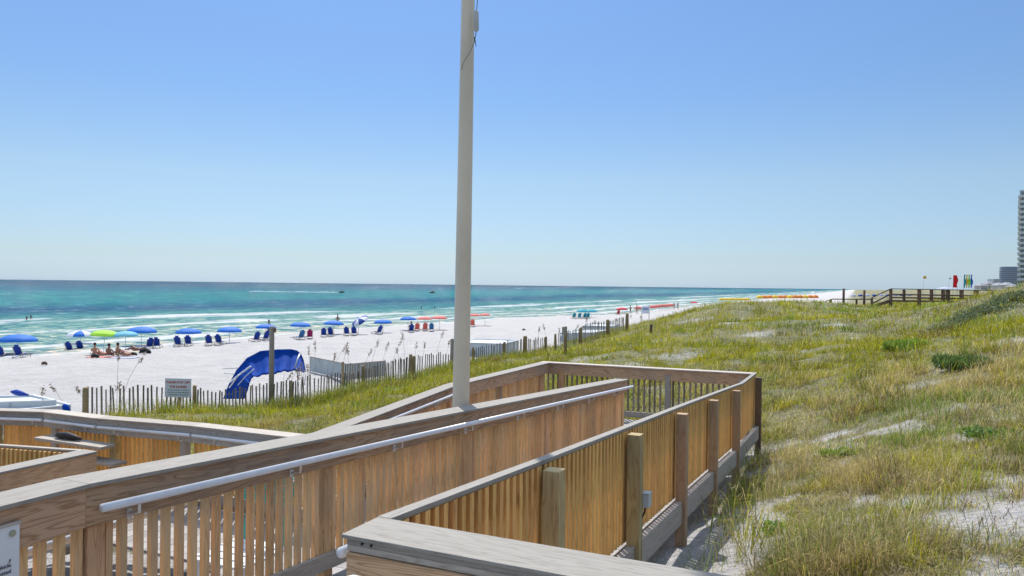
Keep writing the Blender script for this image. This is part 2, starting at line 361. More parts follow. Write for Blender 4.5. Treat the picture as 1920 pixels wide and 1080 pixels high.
n2 = setin(N(t, 'ShaderNodeTexNoise'), {'Scale': 9, 'Detail': 6, 'Roughness': .7}); t.links.new(tc.outputs['Object'], n2.inputs[0])
n3 = setin(N(t, 'ShaderNodeTexNoise'), {'Scale': 60, 'Detail': 3}); t.links.new(tc.outputs['Object'], n3.inputs[0])
sand = ramp(t, n1.outputs[0], [(.3, (.41, .395, .385)), (.7, (.485, .468, .452))])
litter = ramp(t, n2.outputs[0], [(.3, (.05, .052, .012)), (.5, (.13, .125, .022)), (.68, (.24, .22, .08))])
lf = math_(t, 'MULTIPLY', va.outputs['Fac'], math_(t, 'ADD', math_(t, 'MULTIPLY', n2.outputs[0], 1.7), -.08), True)
c = mixc(t, lf, sand.outputs[0], litter.outputs[0])
c = mixc(t, math_(t, 'MULTIPLY', wa.outputs['Fac'], .8), c, (.36, .36, .31))
n4 = setin(N(t, 'ShaderNodeTexNoise'), {'Scale': 1.9, 'Detail': 5, 'Roughness': .65}); t.links.new(tc.outputs['Object'], n4.inputs[0])
bh = math_(t, 'ADD', math_(t, 'MULTIPLY', n4.outputs[0], 1.0), math_(t, 'MULTIPLY', n2.outputs[0], .3))
finish(t, c, .9, bh, 1.0, .33, .1); M['sand'] = m
ter = bpy.data.objects.new('sand_ground', make_terrain()); COL.objects.link(ter); ter.data.materials.append(M['sand'])
tag(ter, 'white sand beach and rolling dunes', kind='structure')

# ------------------------------------------------------------------ sea
def make_sea():
    uu = np.concatenate([-np.geomspace(60000, 120, 40), np.linspace(-110, 700, 160), np.geomspace(720, 60000, 50)])
    ss = np.concatenate([np.linspace(-6, 60, 60), np.geomspace(62, 60000, 90)])
    UU, SS = np.meshgrid(uu, ss); VV = shore(UU) + SS
    X = SN*UU - CS*VV; Y = CS*UU + SN*VV; V = np.stack([X, Y, np.zeros_like(X)], -1).reshape(-1, 3)
    n = X.shape[1]; i = np.arange(X.shape[0]-1)[:, None]*n; j = np.arange(n-1)[None]
    me = mesh_np('sea', V, np.stack([i+j+n, i+j+n+1, i+j+1, i+j], -1).reshape(-1, 4), False)
    at = me.attributes.new('off', 'FLOAT', 'POINT'); at.data.foreach_set('value', SS.ravel().astype(np.float32))
    at = me.attributes.new('along', 'FLOAT', 'POINT'); at.data.foreach_set('value', UU.ravel().astype(np.float32))
    return me
m, t = newmat('sea_water'); M['sea'] = m
off = N(t, 'ShaderNodeAttribute', attribute_name='off').outputs['Fac']; al = N(t, 'ShaderNodeAttribute', attribute_name='along').outputs['Fac']
cv = N(t, 'ShaderNodeCombineXYZ'); t.links.new(al, cv.inputs[0]); t.links.new(off, cv.inputs[1])
def snoise(sx, sy, det=3, dist=0, rough=.55):
    mp = setin(N(t, 'ShaderNodeMapping'), {'Scale': (sx, sy, 1)}); t.links.new(cv.outputs[0], mp.inputs[0])
    n = setin(N(t, 'ShaderNodeTexNoise'), {'Scale': 1, 'Detail': det, 'Distortion': dist, 'Roughness': rough}); t.links.new(mp.outputs[0], n.inputs[0]); return n.outputs[0]
wob = snoise(.012, .03, 3)
d = math_(t, 'ADD', off, math_(t, 'MULTIPLY', math_(t, 'MULTIPLY', math_(t, 'SUBTRACT', wob, .5), off), .9))
lg = math_(t, 'DIVIDE', math_(t, 'LOGARITHM', math_(t, 'MAXIMUM', d, 1.0), 10.0), 4.0)      # 1m..10km -> 0..1
sea_c = ramp(t, lg, [(0, (.27, .31, .25)), (.2, (.19, .29, .25)), (.37, (.12, .25, .22)), (.44, (.04, .17, .175)), (.49, (.010, .075, .135)), (.54, (.010, .145, .165)),
                     (.60, (.010, .15, .17)), (.66, (.006, .10, .145)), (.75, (.010, .072, .115)), (1, (.022, .075, .12))])
# foam lines parallel to the shore
f1 = snoise(.02, .12, 4, .6); fm = None
for (s0, wd, amp) in ((1.2, 1.0, 1), (8, 1.6, 3), (16, 1.8, 4), (27, 3.2, 6), (46, 4.2, 9)):
    x = math_(t, 'ADD', math_(t, 'SUBTRACT', off, s0), math_(t, 'MULTIPLY', math_(t, 'SUBTRACT', f1, .5), amp*3))
    g = math_(t, 'SUBTRACT', 1.0, math_(t, 'DIVIDE', math_(t, 'ABSOLUTE', x), wd), True)
    fm = g if fm is None else math_(t, 'MAXIMUM', fm, g)
brk = ramp(t, snoise(.03, .05, 4, .3), [(.42, (0, 0, 0)), (.50, (1, 1, 1))]); tex = ramp(t, snoise(.5, 1.6, 5, .5), [(.35, (0, 0, 0)), (.55, (1, 1, 1))])
edge = math_(t, 'SUBTRACT', 1.0, math_(t, 'DIVIDE', math_(t, 'ABSOLUTE', math_(t, 'SUBTRACT', off, .6)), 1.2), True)
foam_glint = math_(t, 'MAXIMUM', math_(t, 'MULTIPLY', math_(t, 'MULTIPLY', fm, brk.outputs[0]), math_(t, 'ADD', tex.outputs[0], .25)), math_(t, 'MULTIPLY', edge, .5))
foam_glint = math_(t, 'MULTIPLY', foam_glint, 1.6, True)
# choppy surface: the wave groups one can make out grow with distance
def band(x0, x1): return math_(t, 'DIVIDE', math_(t, 'SUBTRACT', off, x0), x1-x0, True)
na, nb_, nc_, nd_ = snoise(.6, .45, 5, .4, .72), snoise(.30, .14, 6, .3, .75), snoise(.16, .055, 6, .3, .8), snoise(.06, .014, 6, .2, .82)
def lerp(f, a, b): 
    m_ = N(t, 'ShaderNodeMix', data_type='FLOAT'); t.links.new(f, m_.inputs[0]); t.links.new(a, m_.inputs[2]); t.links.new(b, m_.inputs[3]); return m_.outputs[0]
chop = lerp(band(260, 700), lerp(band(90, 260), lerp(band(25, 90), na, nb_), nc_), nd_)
whitecap_glint = ramp(t, chop, [(.60, (0, 0, 0)), (.64, (1, 1, 1))])  # noise peaks: whitecaps plus sun sparkle painted as white specks
foam_glint = math_(t, 'MAXIMUM', foam_glint, math_(t, 'MULTIPLY', math_(t, 'MULTIPLY', whitecap_glint.outputs[0], .55), band(8, 50)))
shd = ramp(t, chop, [(.36, (.12, .38, .6)), (.5, (.9, .95, 1.0)), (.62, (3.2, 1.8, 1.5))])  # wave shade and sparkle multiplied into the water colour
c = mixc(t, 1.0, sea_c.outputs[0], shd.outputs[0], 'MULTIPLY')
c = mixc(t, foam_glint, c, (.55, .55, .55))
bmp = math_(t, 'ADD', math_(t, 'MULTIPLY', snoise(.35, .9, 5, .4), 1.0), math_(t, 'MULTIPLY', snoise(2.2, 3.5, 4, .2), .22))
bmp = math_(t, 'ADD', bmp, math_(t, 'MULTIPLY', chop, 5.0))
b = setin(N(t, 'ShaderNodeBump'), {'Strength': 1.0, 'Distance': .9}); t.links.new(bmp, b.inputs['Height'])
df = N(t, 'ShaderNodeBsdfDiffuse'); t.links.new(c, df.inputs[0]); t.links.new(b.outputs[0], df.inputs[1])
gl = setin(N(t, 'ShaderNodeBsdfGlossy'), {'Roughness': .09, 'Color': (1, 1, 1, 1)}); t.links.new(b.outputs[0], gl.inputs['Normal'])
fr = setin(N(t, 'ShaderNodeFresnel'), {'IOR': 1.33}); t.links.new(b.outputs[0], fr.inputs['Normal'])
ff = math_(t, 'MINIMUM', math_(t, 'MULTIPLY', fr.outputs[0], .6), .10)
ms = N(t, 'ShaderNodeMixShader'); t.links.new(ff, ms.inputs[0]); t.links.new(df.outputs[0], ms.inputs[1]); t.links.new(gl.outputs[0], ms.inputs[2])
o = N(t, 'ShaderNodeOutputMaterial'); t.links.new(ms.outputs[0], o.inputs[0])
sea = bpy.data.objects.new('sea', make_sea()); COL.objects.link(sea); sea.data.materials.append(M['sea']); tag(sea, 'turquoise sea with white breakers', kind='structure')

# ------------------------------------------------------------------ wooden ramp: decks
LVL = .9                                   # deck below the cap line
def ramp1(u): return np.interp(u, [-9, 2.12, 10.5, 20], [.83, .83, 1.325, 1.385])
def capB(u): return float(np.interp(u, [2.17, 3.52, 7.28, 10.5, 11.2, 12.8], [.81, .897, 1.122, 1.325, 1.372, 1.385]))
def capA(u): return float(np.interp(u, [-9, 2.1, 10.3], [.85, .85, 1.312]))
def capE(u): return float(np.interp(u, [6.2, 9.15, 12.8], [1.60, 1.40, 1.395]))
def capD(v): return float(np.interp(v, [5, 6.75, 8.35, 9.33, 10.55, 17], [1.605, 1.615, 1.665, 1.668, 1.745, 2.15]))
def deck(name, label, axis, a0, a1, b0, b1, hf, w_=.14):
    mb = MB(); n = int((a1-a0)/(w_+.006))
    for k in range(n):
        x0 = a0 + k*(w_+.006); x1 = x0 + w_
        if axis == 'u': P = [U(x0, b0, hf(x0)), U(x0, b1, hf(x0)), U(x1, b0, hf(x1)), U(x1, b1, hf(x1))]
        else: P = [U(b0, x0, hf(x0)), U(b1, x0, hf(x0)), U(b0, x1, hf(x1)), U(b1, x1, hf(x1))]
        z = Vector((0, 0, .03)); mb.prism([P[0]-z, P[2]-z, P[2], P[0], P[1]-z, P[3]-z, P[3], P[1]])
    o = mb.build(name, M['deck']); tag(o, label, kind='structure'); return o
deck('deck', 'grey planked upper landing', 'u', -4, 2.14, -4.5, 2.93, lambda u: .83+LVL)
deck('deck', 'grey planked ramp sloping down to the far landing', 'u', 2.15, 10.5, 1.52, 2.93, lambda u: capB(u)+LVL)
deck('deck', 'grey planked far landing', 'u', 10.52, 12.62, 1.52, 5.05, lambda u: 1.39+LVL)
deck('deck', 'grey planked return ramp behind the middle railing', 'u', 6.2, 10.5, 3.02, 5.05, lambda u: capE(u)+LVL)
deck('deck', 'grey planked lower landing', 'u', -4, 6.19, 3.02, 5.0, lambda u: 1.60+LVL)
deck('deck', 'grey planked walk running towards the beach', 'v', 5.01, 17, 4.9, 6.14, lambda v: capD(v)+LVL)

# ------------------------------------------------------------------ railings
def rail(name, label, pts, inner, cat='railing', group=None, capw=.2, capt=.018, cap_off=0, fascia=True, f_off=.05, fh=.175, pk_off=-.03, pk=(.035, .034), sp=.075,
         pk_top=.03, pk_bot=.76, posts=(), post_off=-.06, post_w=.09, post_top=.03, post_bot=1.15, pm='post', rim=None, pipe=None, bottom=True, mats=('cap', 'fascia', 'picket'), bev=.003, handle_off=.13, gap=True):
    """pts (u,v,h) of the cap's top line; inner = +1/-1 picks the walkway side"""
    P = [U(*p) for p in pts]; root = thing(name, (P[0].x, P[0].y, P[0].z-1.0), label, cat, group)
    segs = []
    L = 0
    for a, b in zip(P[:-1], P[1:]):
        dd = Vector((b.x-a.x, b.y-a.y, 0)); l = dd.length; t_ = dd/l; n = Vector((-t_.y, t_.x, 0))*inner; segs.append((a, b, t_, n, L, L+l)); L += l
    cm, fm_, bm_ = MB(), MB(), MB()
    for (a, b, t_, n, l0, l1) in segs:
        cm.beam(a, b, n, cap_off, capw, 0, capt)
        if fascia: fm_.beam(a, b, n, f_off, .038, capt+.001, capt+fh)
        if bottom: bm_.beam(a, b, n, f_off-.01, .038, pk_bot-.02, pk_bot+.075)
    cm.build('cap', M[mats[0]], root, bevel=bev)
    if fascia: fm_.build('fascia_board', M[mats[1]], root, bevel=bev)
    if bottom: bm_.build('bottom_board', M['grey'], root)
    def at(l):
        for s in segs:
            if l <= s[5]+1e-6: break
        k = (l-s[4])/(s[5]-s[4]); return s[0].lerp(s[1], k), s[3], s[2]
    ps = sorted(posts)
    bounds = [0] + list(ps) + [L]
    for b0, b1 in zip(bounds[:-1], bounds[1:]):
        if b1-b0 < .15: continue
        mb = MB(); g_ = post_w/2+.025 if gap else -.02
        l = b0 + (.03 if b0 == 0 else g_)
        while l < b1 - (.03 if b1 == L else g_):
            p, n, t_ = at(l + random.uniform(-.004, .004)); q = p + n*(pk_off+random.uniform(-.002, .002))
            mb.stick(q, n, t_, pk[1], pk[0]*random.uniform(.92, 1.06), p.z-pk_bot-random.uniform(0, .006), p.z-pk_top)
            l += sp
        mb.build('picket_panel', M[mats[2]], root)
    for i, l in enumerate(ps):
        p, n, t_ = at(l); q = p + n*post_off; mb = MB()
        mb.stick(q, n, t_, post_w, post_w, p.z-post_bot, p.z-post_top)
        mname = pm[i % len(pm)] if isinstance(pm, (list, tuple)) else pm
        mb.build('post', M[mname], root, bevel=.004)
    if rim:
        ro, rt, rb, rw = rim; mb = MB(); bb = [0] + list(ps) + [L]
        for b0, b1 in zip(bb[:-1], bb[1:]):
            if b1-b0 < .2: continue
            pa, n, _ = at(b0+.05); pb, _, _ = at(b1-.05); mb.beam(pa, pb, n, ro, rw, rt, rb)
        mb.build('rim_board', M['grey'], root, bevel=.003)
    if pipe:
        for (l0, l1) in pipe:
            mb = MB(); ls = [l0] + [s[5] for s in segs if l0 < s[5] < l1] + [l1]
            pp = []
            for l in ls:
                p, n, _ = at(l); pp.append(p + n*handle_off - Vector((0, 0, .10)))
            mb.tube(pp, .0185, 14); hr = mb.build('handrail', M['pipe'], root, True)
            l = l0+.18
            while l < l1-.05:
                p, n, t_ = at(l); c = p + n*handle_off - Vector((0, 0, .118)); bk = MB()
                bk.tube([c, c - Vector((0, 0, .035)), c - n*(handle_off-f_off-.03) - Vector((0, 0, .05))], .008, 8)
                e = c - n*(handle_off-f_off-.022) - Vector((0, 0, .05)); bk.bar(e - Vector((0, 0, .022)), e + Vector((0, 0, .022)), .03, .006)
                bk.build('bracket', M['metal'], hr); l += 1.05
    return root
# A: the long middle railing from the near left landing down to the turn
A_pts = [(-2.5, 3.0, .85), (2.1, 3.0, .85), (10.3, 3.0, 1.312)]
rail('wooden_railing', 'long middle wooden railing with wide grey cap, crossing from near left to the turn', A_pts, -1,
     posts=[1.0, 2.9, 4.68, 6.25, 8.1, 9.9, 11.5, 12.76], post_off=-.005, post_w=.085, post_top=.2, pk_off=.012, pk=(.036, .03), sp=.078, pipe=[(4.62, 12.82)], f_off=.06, fh=.17, pk_top=.15, pk_bot=.75, pm=['new', 'new'], mats=('cap', 'fascia', 'picket'), handle_off=.15)
# B: the right hand railing seen from outside
B_us = [3.54, 5.09, 6.65, 8.28, 10.0, 12.42]
rail('wooden_railing', 'right hand wooden railing seen from outside with thick posts and a thin grey top rail', [(2.17, 1.478, .81), (3.52, 1.478, .897), (7.28, 1.478, 1.122), (10.5, 1.478, 1.325), (11.2, 1.478, 1.372), (12.72, 1.478, 1.385)], 1,
     capw=.056, capt=.022, f_off=.012, fh=.17, pk_off=-.019, pk=(.034, .02), sp=.072, pk_top=.024, pk_bot=.80, posts=[u-2.17 for u in B_us], post_off=-.098, post_top=.035, post_bot=1.5, post_w=.092,
     rim=(-.09, .805, 1.0, .05), bottom=False, pm=['post', 'post', 'post2', 'post2', 'post2', 'post3'], mats=('cap', 'fascia', 'amber'), pipe=[(-.14, 9.5)], handle_off=.075, gap=False)
# C: the near railing across the bottom of the picture
croot = rail('wooden_railing', 'nearest wooden railing at the bottom, its wide grey cap ending in a corner', [(2.065, 1.50, .81), (2.065, -4.4, .81)], -1, capw=.205, capt=.013, f_off=.075, fh=.3,
     posts=[.06, 1.6, 3.2, 4.8], post_off=.0, post_bot=1.4, pk_off=-.06, pipe=None, mats=('cap', 'new', 'picket'), bottom=True)
for ch in [c for c in COL.objects if c.parent == croot and c.name.startswith('fascia_board')]: bpy.data.objects.remove(ch)
nC = Vector((-SN, -CS, 0)); a, b_ = U(2.065, 1.487, .81), U(2.065, -4.4, .81)
mb = MB(); mb.beam(a, b_, nC, .068, .045, .0135, .034); mb.build('trim_board', M['cap'], croot, bevel=.003)
mb = MB(); mb.beam(a, b_, nC, .066, .045, .0345, .056); mb.build('trim_board', M['grey'], croot, bevel=.002)
mb = MB(); mb.beam(a, b_, nC, .07, .045, .0595, .24); mb.build('fascia_board', M['fascia'], croot, bevel=.003)
for dv in (.075, .11):
    p = U(2.065-.0915, 1.50-dv, .834); mb = MB(); mb.tube([p, p + nC*.004], .0045, 8); mb.build('screw', M['black'], croot)
mb = MB(); pp = [U(1.86, v, .905) for v in (1.40, 1.38, -4.4)]; mb.tube(pp, [.012, .019, .019], 16); hr = mb.build('handrail', M['pipe'], croot, True)
for v in (1.0, -.2, -1.4, -2.6):
    bk = MB(); c = U(1.86, v, .925); bk.tube([c, c-Vector((0, 0, .035)), c-Vector((0, 0, .05))-nC*.12], .008, 8); bk.build('bracket', M['metal'], hr)
# E, F, D, G, I
rail('wooden_railing', 'railing beyond the flagpole, sloping then level up to the far corner', [(6.2, 5.13, 1.60), (9.15, 5.13, 1.40), (12.68, 5.13, 1.395)], -1, f_off=.06, posts=[.1, 1.5, 2.9, 4.5, 6.2], post_off=-.0, post_top=.1, post_w=.085, pk_off=-.02, sp=.078,
     pipe=[(.1, 2.75)], rim=(-.09, .80, 1.0, .05), pm=['new', 'post2'], mats=('cap', 'fascia', 'picket'), pk_bot=.78)
rail('wooden_railing', 'far end railing of the turning landing, beach grass seen through its widely spaced pickets', [(12.7, 5.23, 1.395), (12.7, 1.45, 1.385)], -1, f_off=.05, fh=.19, posts=[.42, 2.35, 3.55], post_off=0.03, post_top=.1, pk_off=-.05, pk=(.03, .03), sp=.095,
     pm=['new', 'grey', 'grey'], mats=('grey', 'fascia', 'slat'), pk_bot=.80)
rail('wooden_railing', 'kinked far left railing of the walk going down to the beach', [(6.2, 5.03, 1.605), (6.2, 6.75, 1.615), (6.2, 8.35, 1.665), (6.2, 9.33, 1.668), (6.2, 10.55, 1.745), (6.2, 16, 2.09)], 1, f_off=.06, posts=[.6, 1.9, 3.07, 4.15, 5.35, 6.9], post_off=.01, post_top=.12, post_w=.085,
     pk_off=-.02, sp=.078, pipe=[(.1, 1.66), (1.7, 3.22), (3.26, 4.2), (4.26, 9)], mats=('grey', 'grey', 'amber'), pm=['post', 'grey'], rim=(-.09, .80, 1.0, .05))
rail('wooden_railing', 'short railing end at the left edge with a wide grey cap and orange fascia', [(-2, 6.7, 1.655), (4.86, 6.7, 1.64)], -1, f_off=.07, posts=[1, 2.6, 4.2, 5.7, 6.8], post_off=0, post_top=.1, pk_off=-.0, mats=('cap', 'new', 'picket'), pm='post')
rail('wooden_railing', 'thin topped railing at the left edge facing the kinked railing', [(4.87, 6.85, 1.655), (4.87, 8.1, 1.727), (4.87, 16, 2.2)], -1, capw=.05, f_off=0, pk_off=-.037, posts=[1.4, 2.9, 4.4], post_off=-.098, bottom=False, mats=('grey', 'fascia', 'amber'), pm='post', rim=(-.09, .8, 1.0, .05), gap=False)
# return ramp's own level grab rail behind the middle railing
gr = thing('grab_rail', U(4, 3.16, 2.4), 'white level grab rail glimpsed through the middle railing pickets', 'handrail')
mb = MB(); mb.tube([U(1.9, 3.16, 1.15), U(5.6, 3.16, 1.15)], .018, 12); mb.build('rail_pipe', M['pipe'], gr, True)
for u in (2.3, 3.6, 4.9):
    mb = MB(); mb.tube([U(u, 3.16, 1.17), U(u, 3.16, 1.21), U(u, 3.07, 1.22)], .008, 8); mb.build('bracket', M['metal'], gr)
# shelves between two posts of the kinked railing and the bag on them
sh = thing('shelf_unit', U(5.95, 8.2, 2.1), 'two grey plank shelves fixed inside the kinked railing at the left', 'shelf')
for hh, va_ in ((1.925, 7.9), (2.10, 7.7)):
    mb = MB(); mb.beam(U(5.95, va_, hh), U(5.95, 9.1, hh), Vector((SN, CS, 0)), 0, .2, 0, .035); mb.build('shelf', M['grey'], sh, bevel=.004)
bg_ = MB(); bp = U(5.95, 8.62, 1.885)
bg_.tube([bp + Vector((.22, -.10, -.01)), bp + Vector((.12, -.055, .0)), bp + Vector((0, 0, .012)), bp + Vector((-.14, .065, .005)), bp + Vector((-.2, .09, -.01))], [.012, .032, .042, .036, .015], 12)
tag(bg_.build('bag', M['black'], None, True), 'black bag lying on the upper shelf inside the left railing', 'bag')

# notice panel on the middle railing at lower left
nb = thing('notice_board', U(1.7, 2.885, 1.3), 'white printed notice with a small round emblem on the railing at lower left', 'sign')
pa, pb = WH(-70, 1005, .93), WH(36.5, 977, .93)
tU = Vector((SN, CS, 0)); nA = Vector((CS, -SN, 0))
e0 = U(1.52, 2.905, .925); wdt, hgt = .345, .46
best = None
for uu in np.linspace(1.2, 2.4, 241):      # right edge of the sheet stands at this column of the view
    q = U(uu, 2.905, .93) - Vector((0, 0, ZC)); q = C3.transposed() @ q; px = 960 + F*q.x/(-q.z)
    if best is None or abs(px-36) < best[0]: best = (abs(px-36), uu)
uR = best[1]
mb = MB(); mb.beam(U(uR-wdt, 2.905, .935), U(uR, 2.905, .935), nA, 0, .006, 0, hgt); mb.build('sheet', M['white'], nb, bevel=.001)
mb = MB(); mb.beam(U(uR-wdt-.004, 2.905, .925), U(uR+.004, 2.905, .925), nA, .0, .014, 0, .01); mb.build('top_strip', M['grey'], nb)
def text_obj(txt, size, loc, right, up, mat, parent, name='lettering', align='LEFT', bold=.0):
    cu = bpy.data.curves.new(name, 'FONT'); cu.body = txt; cu.size = size; cu.extrude = .001; cu.align_x = align; cu.offset = bold
    o = bpy.data.objects.new(name, cu); COL.objects.link(o); nrm = right.cross(up).normalized()
    mw = Matrix((( right.x, up.x, nrm.x, loc.x), (right.y, up.y, nrm.y, loc.y), (right.z, up.z, nrm.z, loc.z), (0, 0, 0, 1)))
    dg = bpy.context.evaluated_depsgraph_get(); me = bpy.data.meshes.new_from_object(o.evaluated_get(dg)); bpy.data.objects.remove(o)
    me.transform(mw); me.materials.clear(); me.materials.append(mat); ob = bpy.data.objects.new(name, me); COL.objects.link(ob)
    ob.parent = parent; ob.matrix_parent_inverse = Matrix.Translation(-parent.location); return ob
M['ink'] = plain('grey_ink', (.10, .09, .11), .7); M['redink'] = plain('red_paint', (.45, .05, .05), .6); M['greenink'] = plain('green_ink', (.10, .22, .18), .6)
M['emblem'] = plain('olive_emblem', (.30, .30, .20), .6)
for i, (s_, dz, rt) in enumerate((('y', .135, .30), ('ed vehicle', .155, .235), ('uested', .178, .255), ('exit', .205, .27), ('in that', .30, .26), ('& water', .335, .225))):
    text_obj(s_, .021, U(uR - (wdt-rt)-.0 if False else uR-.032, 2.8995, .935+dz), tU, Vector((0, 0, 1)), M['ink'], nb, align='RIGHT')
mb = MB(); c = U(uR-.028, 2.9, .965); mb.tube([c, c + nA*.002], .013, 20); mb.build('emblem', M['emblem'], nb)

# electrical box + conduit on the second post of B
eb = thing('junction_box', U(5.14, 1.31, 1.5), 'small grey electrical box with a black cable on the green brown post', 'electrical box')
pE = U(5.17, 1.315, 0); zt = WD(1202, 924, 5.25).z; zb = WD(1202, 950, 5.25).z
mb = MB(); mb.box((pE.x, pE.y, zb), .05, .075, zt-zb, -TH); mb.build('housing', M['grey_box'], eb, bevel=.006)
mb = MB(); p1 = U(5.145, 1.318, 0)
mb.tube([(p1.x, p1.y-.0, zb+.005), (p1.x-.005, p1.y, zb-.03), (p1.x-.03, p1.y-.015, zb-.07), (p1.x-.032, p1.y-.017, zb-.8)], .007, 8); mb.build('cable', M['black'], eb, True)
mb = MB(); mb.box((pE.x, pE.y, zt), .056, .08, .006, -TH); mb.build('lid', M['grey_box'], eb)

# flagpole
fpb = U(0, 0, 0); fx, fy = -.452, 6.77; fz = gz(fx, fy)
fp = thing('flagpole', (fx, fy, fz), 'tall tapering beige flagpole behind the middle railing', 'flagpole')
mb = MB(); lean = .0065
mb.tube([(fx, fy, fz-.3), (fx, fy, ZC-1.1), (fx+lean*3.7, fy, ZC+2.6), (fx+lean*8.3, fy, ZC+7.2)], [.08, .0765, .0605, .045], 40); mb.build('pole_shaft', M['pole'], fp, True)
mb = MB(); mb.tube([(fx+lean*8.3, fy, ZC+7.2), (fx+lean*8.3, fy, ZC+7.24)], [.05, .05], 20); mb.build('pole_cap', M['metal'], fp)
c0 = WD(893, 23, 6.68); c1 = WD(893, 56, 6.68)
mb = MB(); mb.tube([c0 + Vector((0, 0, .02)), c0, c1, c1 - Vector((0, 0, .015))], [.008, .023, .023, .008], 14); mb.build('counterweight', M['weight'], fp, True)
mb = MB(); mb.tube([c1, c1-Vector((.004, 0, .04)), WD(889.5, 78, 6.68)], .004, 6); mb.tube([WD(889.5, 70, 6.68), WD(891, 79, 6.68), WD(893, 88, 6.68)], [.008, .005, .002], 6)
mb.tube([c0, WD(894, 14, 6.68), WD(895, 6, 6.68), WD(895, -60, 6.69), (fx+lean*8.3+.06, fy-.05, ZC+7.15)], .0035, 6)
mb.tube([WD(889.5, 78, 6.67), WD(880, 100, 6.66), WD(868, 118, 6.67), WD(865, 135, 6.74), WD(864, 420, 6.78)], .0028, 6); mb.build('halyard', M['rope'], fp, True)

# ------------------------------------------------------------------ grass
palettes = {'olive': [(.34, .335, .008), (.25, .27, .008), (.42, .38, .018)], 'green': [(.17, .27, .03), (.22, .32, .04), (.11, .19, .025)],
            'straw': [(.56, .46, .26), (.46, .37, .18), (.38, .32, .17)], 'bright': [(.22, .38, .04), (.28, .42, .06)], 'brown': [(.20, .14, .08), (.15, .11, .06)]}
PALL = np.array(sum((palettes[k] for k in ('olive', 'green', 'straw', 'bright', 'brown')), []))
IDX = {'olive': (0, 3), 'green': (3, 6), 'straw': (6, 9), 'bright': (9, 11), 'brown': (11, 13)}
m, t = newmat('dune_grass_blades'); M['grass'] = m
ca = N(t, 'ShaderNodeAttribute', attribute_name='col')
df = N(t, 'ShaderNodeBsdfDiffuse'); t.links.new(ca.outputs['Color'], df.inputs[0]); tr = N(t, 'ShaderNodeBsdfTranslucent'); t.links.new(ca.outputs['Color'], tr.inputs[0])
gs = setin(N(t, 'ShaderNodeBsdfGlossy'), {'Roughness': .45, 'Color': (1, 1, .9, 1)})
mx = setin(N(t, 'ShaderNodeMixShader'), {0: .45}); t.links.new(df.outputs[0], mx.inputs[1]); t.links.new(tr.outputs[0], mx.inputs[2])
mx2 = setin(N(t, 'ShaderNodeMixShader'), {0: .025}); t.links.new(mx.outputs[0], mx2.inputs[1]); t.links.new(gs.outputs[0], mx2.inputs[2])
o = N(t, 'ShaderNodeOutputMaterial'); t.links.new(mx2.outputs[0], o.inputs[0])
def blades(name, label, X, Y, Hh, Wd, lean, az, colr, Z=None, kind='stuff'):
    n = len(X); Z = ground_z(X, Y) if Z is None else Z; Z = Z - .015
    dx, dy = np.cos(az), np.sin(az); tw = az + np.pi/2 + rng.uniform(-.9, .9, n); wx, wy = np.cos(tw)*Wd/2, np.sin(tw)*Wd/2
    l1 = lean*.32; l2 = lean
    V = np.zeros((n, 5, 3))
    V[:, 0] = np.stack([X-wx, Y-wy, Z], -1); V[:, 1] = np.stack([X+wx, Y+wy, Z], -1)
    mx_, my_, mz_ = X+dx*Hh*l1, Y+dy*Hh*l1, Z+Hh*.6*np.sqrt(np.clip(1-l1**2, .1, 1))
    V[:, 2] = np.stack([mx_+wx*.8, my_+wy*.8, mz_], -1); V[:, 3] = np.stack([mx_-wx*.8, my_-wy*.8, mz_], -1)
    V[:, 4] = np.stack([X+dx*Hh*l2, Y+dy*Hh*l2, Z+Hh*(1-.45*lean**1.5)], -1)
    b = (np.arange(n)*5)[:, None]
    tri = np.concatenate([b+np.array([[0, 1, 2]]), b+np.array([[0, 2, 3]]), b+np.array([[3, 2, 4]])], 0)
    me = mesh_np(name, V.reshape(-1, 3), tri, False); me.materials.append(M['grass'])
    at = me.attributes.new('col', 'FLOAT_COLOR', 'POINT'); cc = np.repeat(np.concatenate([colr, np.ones((n, 1))], 1), 5, 0)
    at.data.foreach_set('color', cc.astype(np.float32).ravel())
    o = bpy.data.objects.new(name, me); COL.objects.link(o); tag(o, label, 'grass' if kind == 'stuff' else None, kind=kind); return o
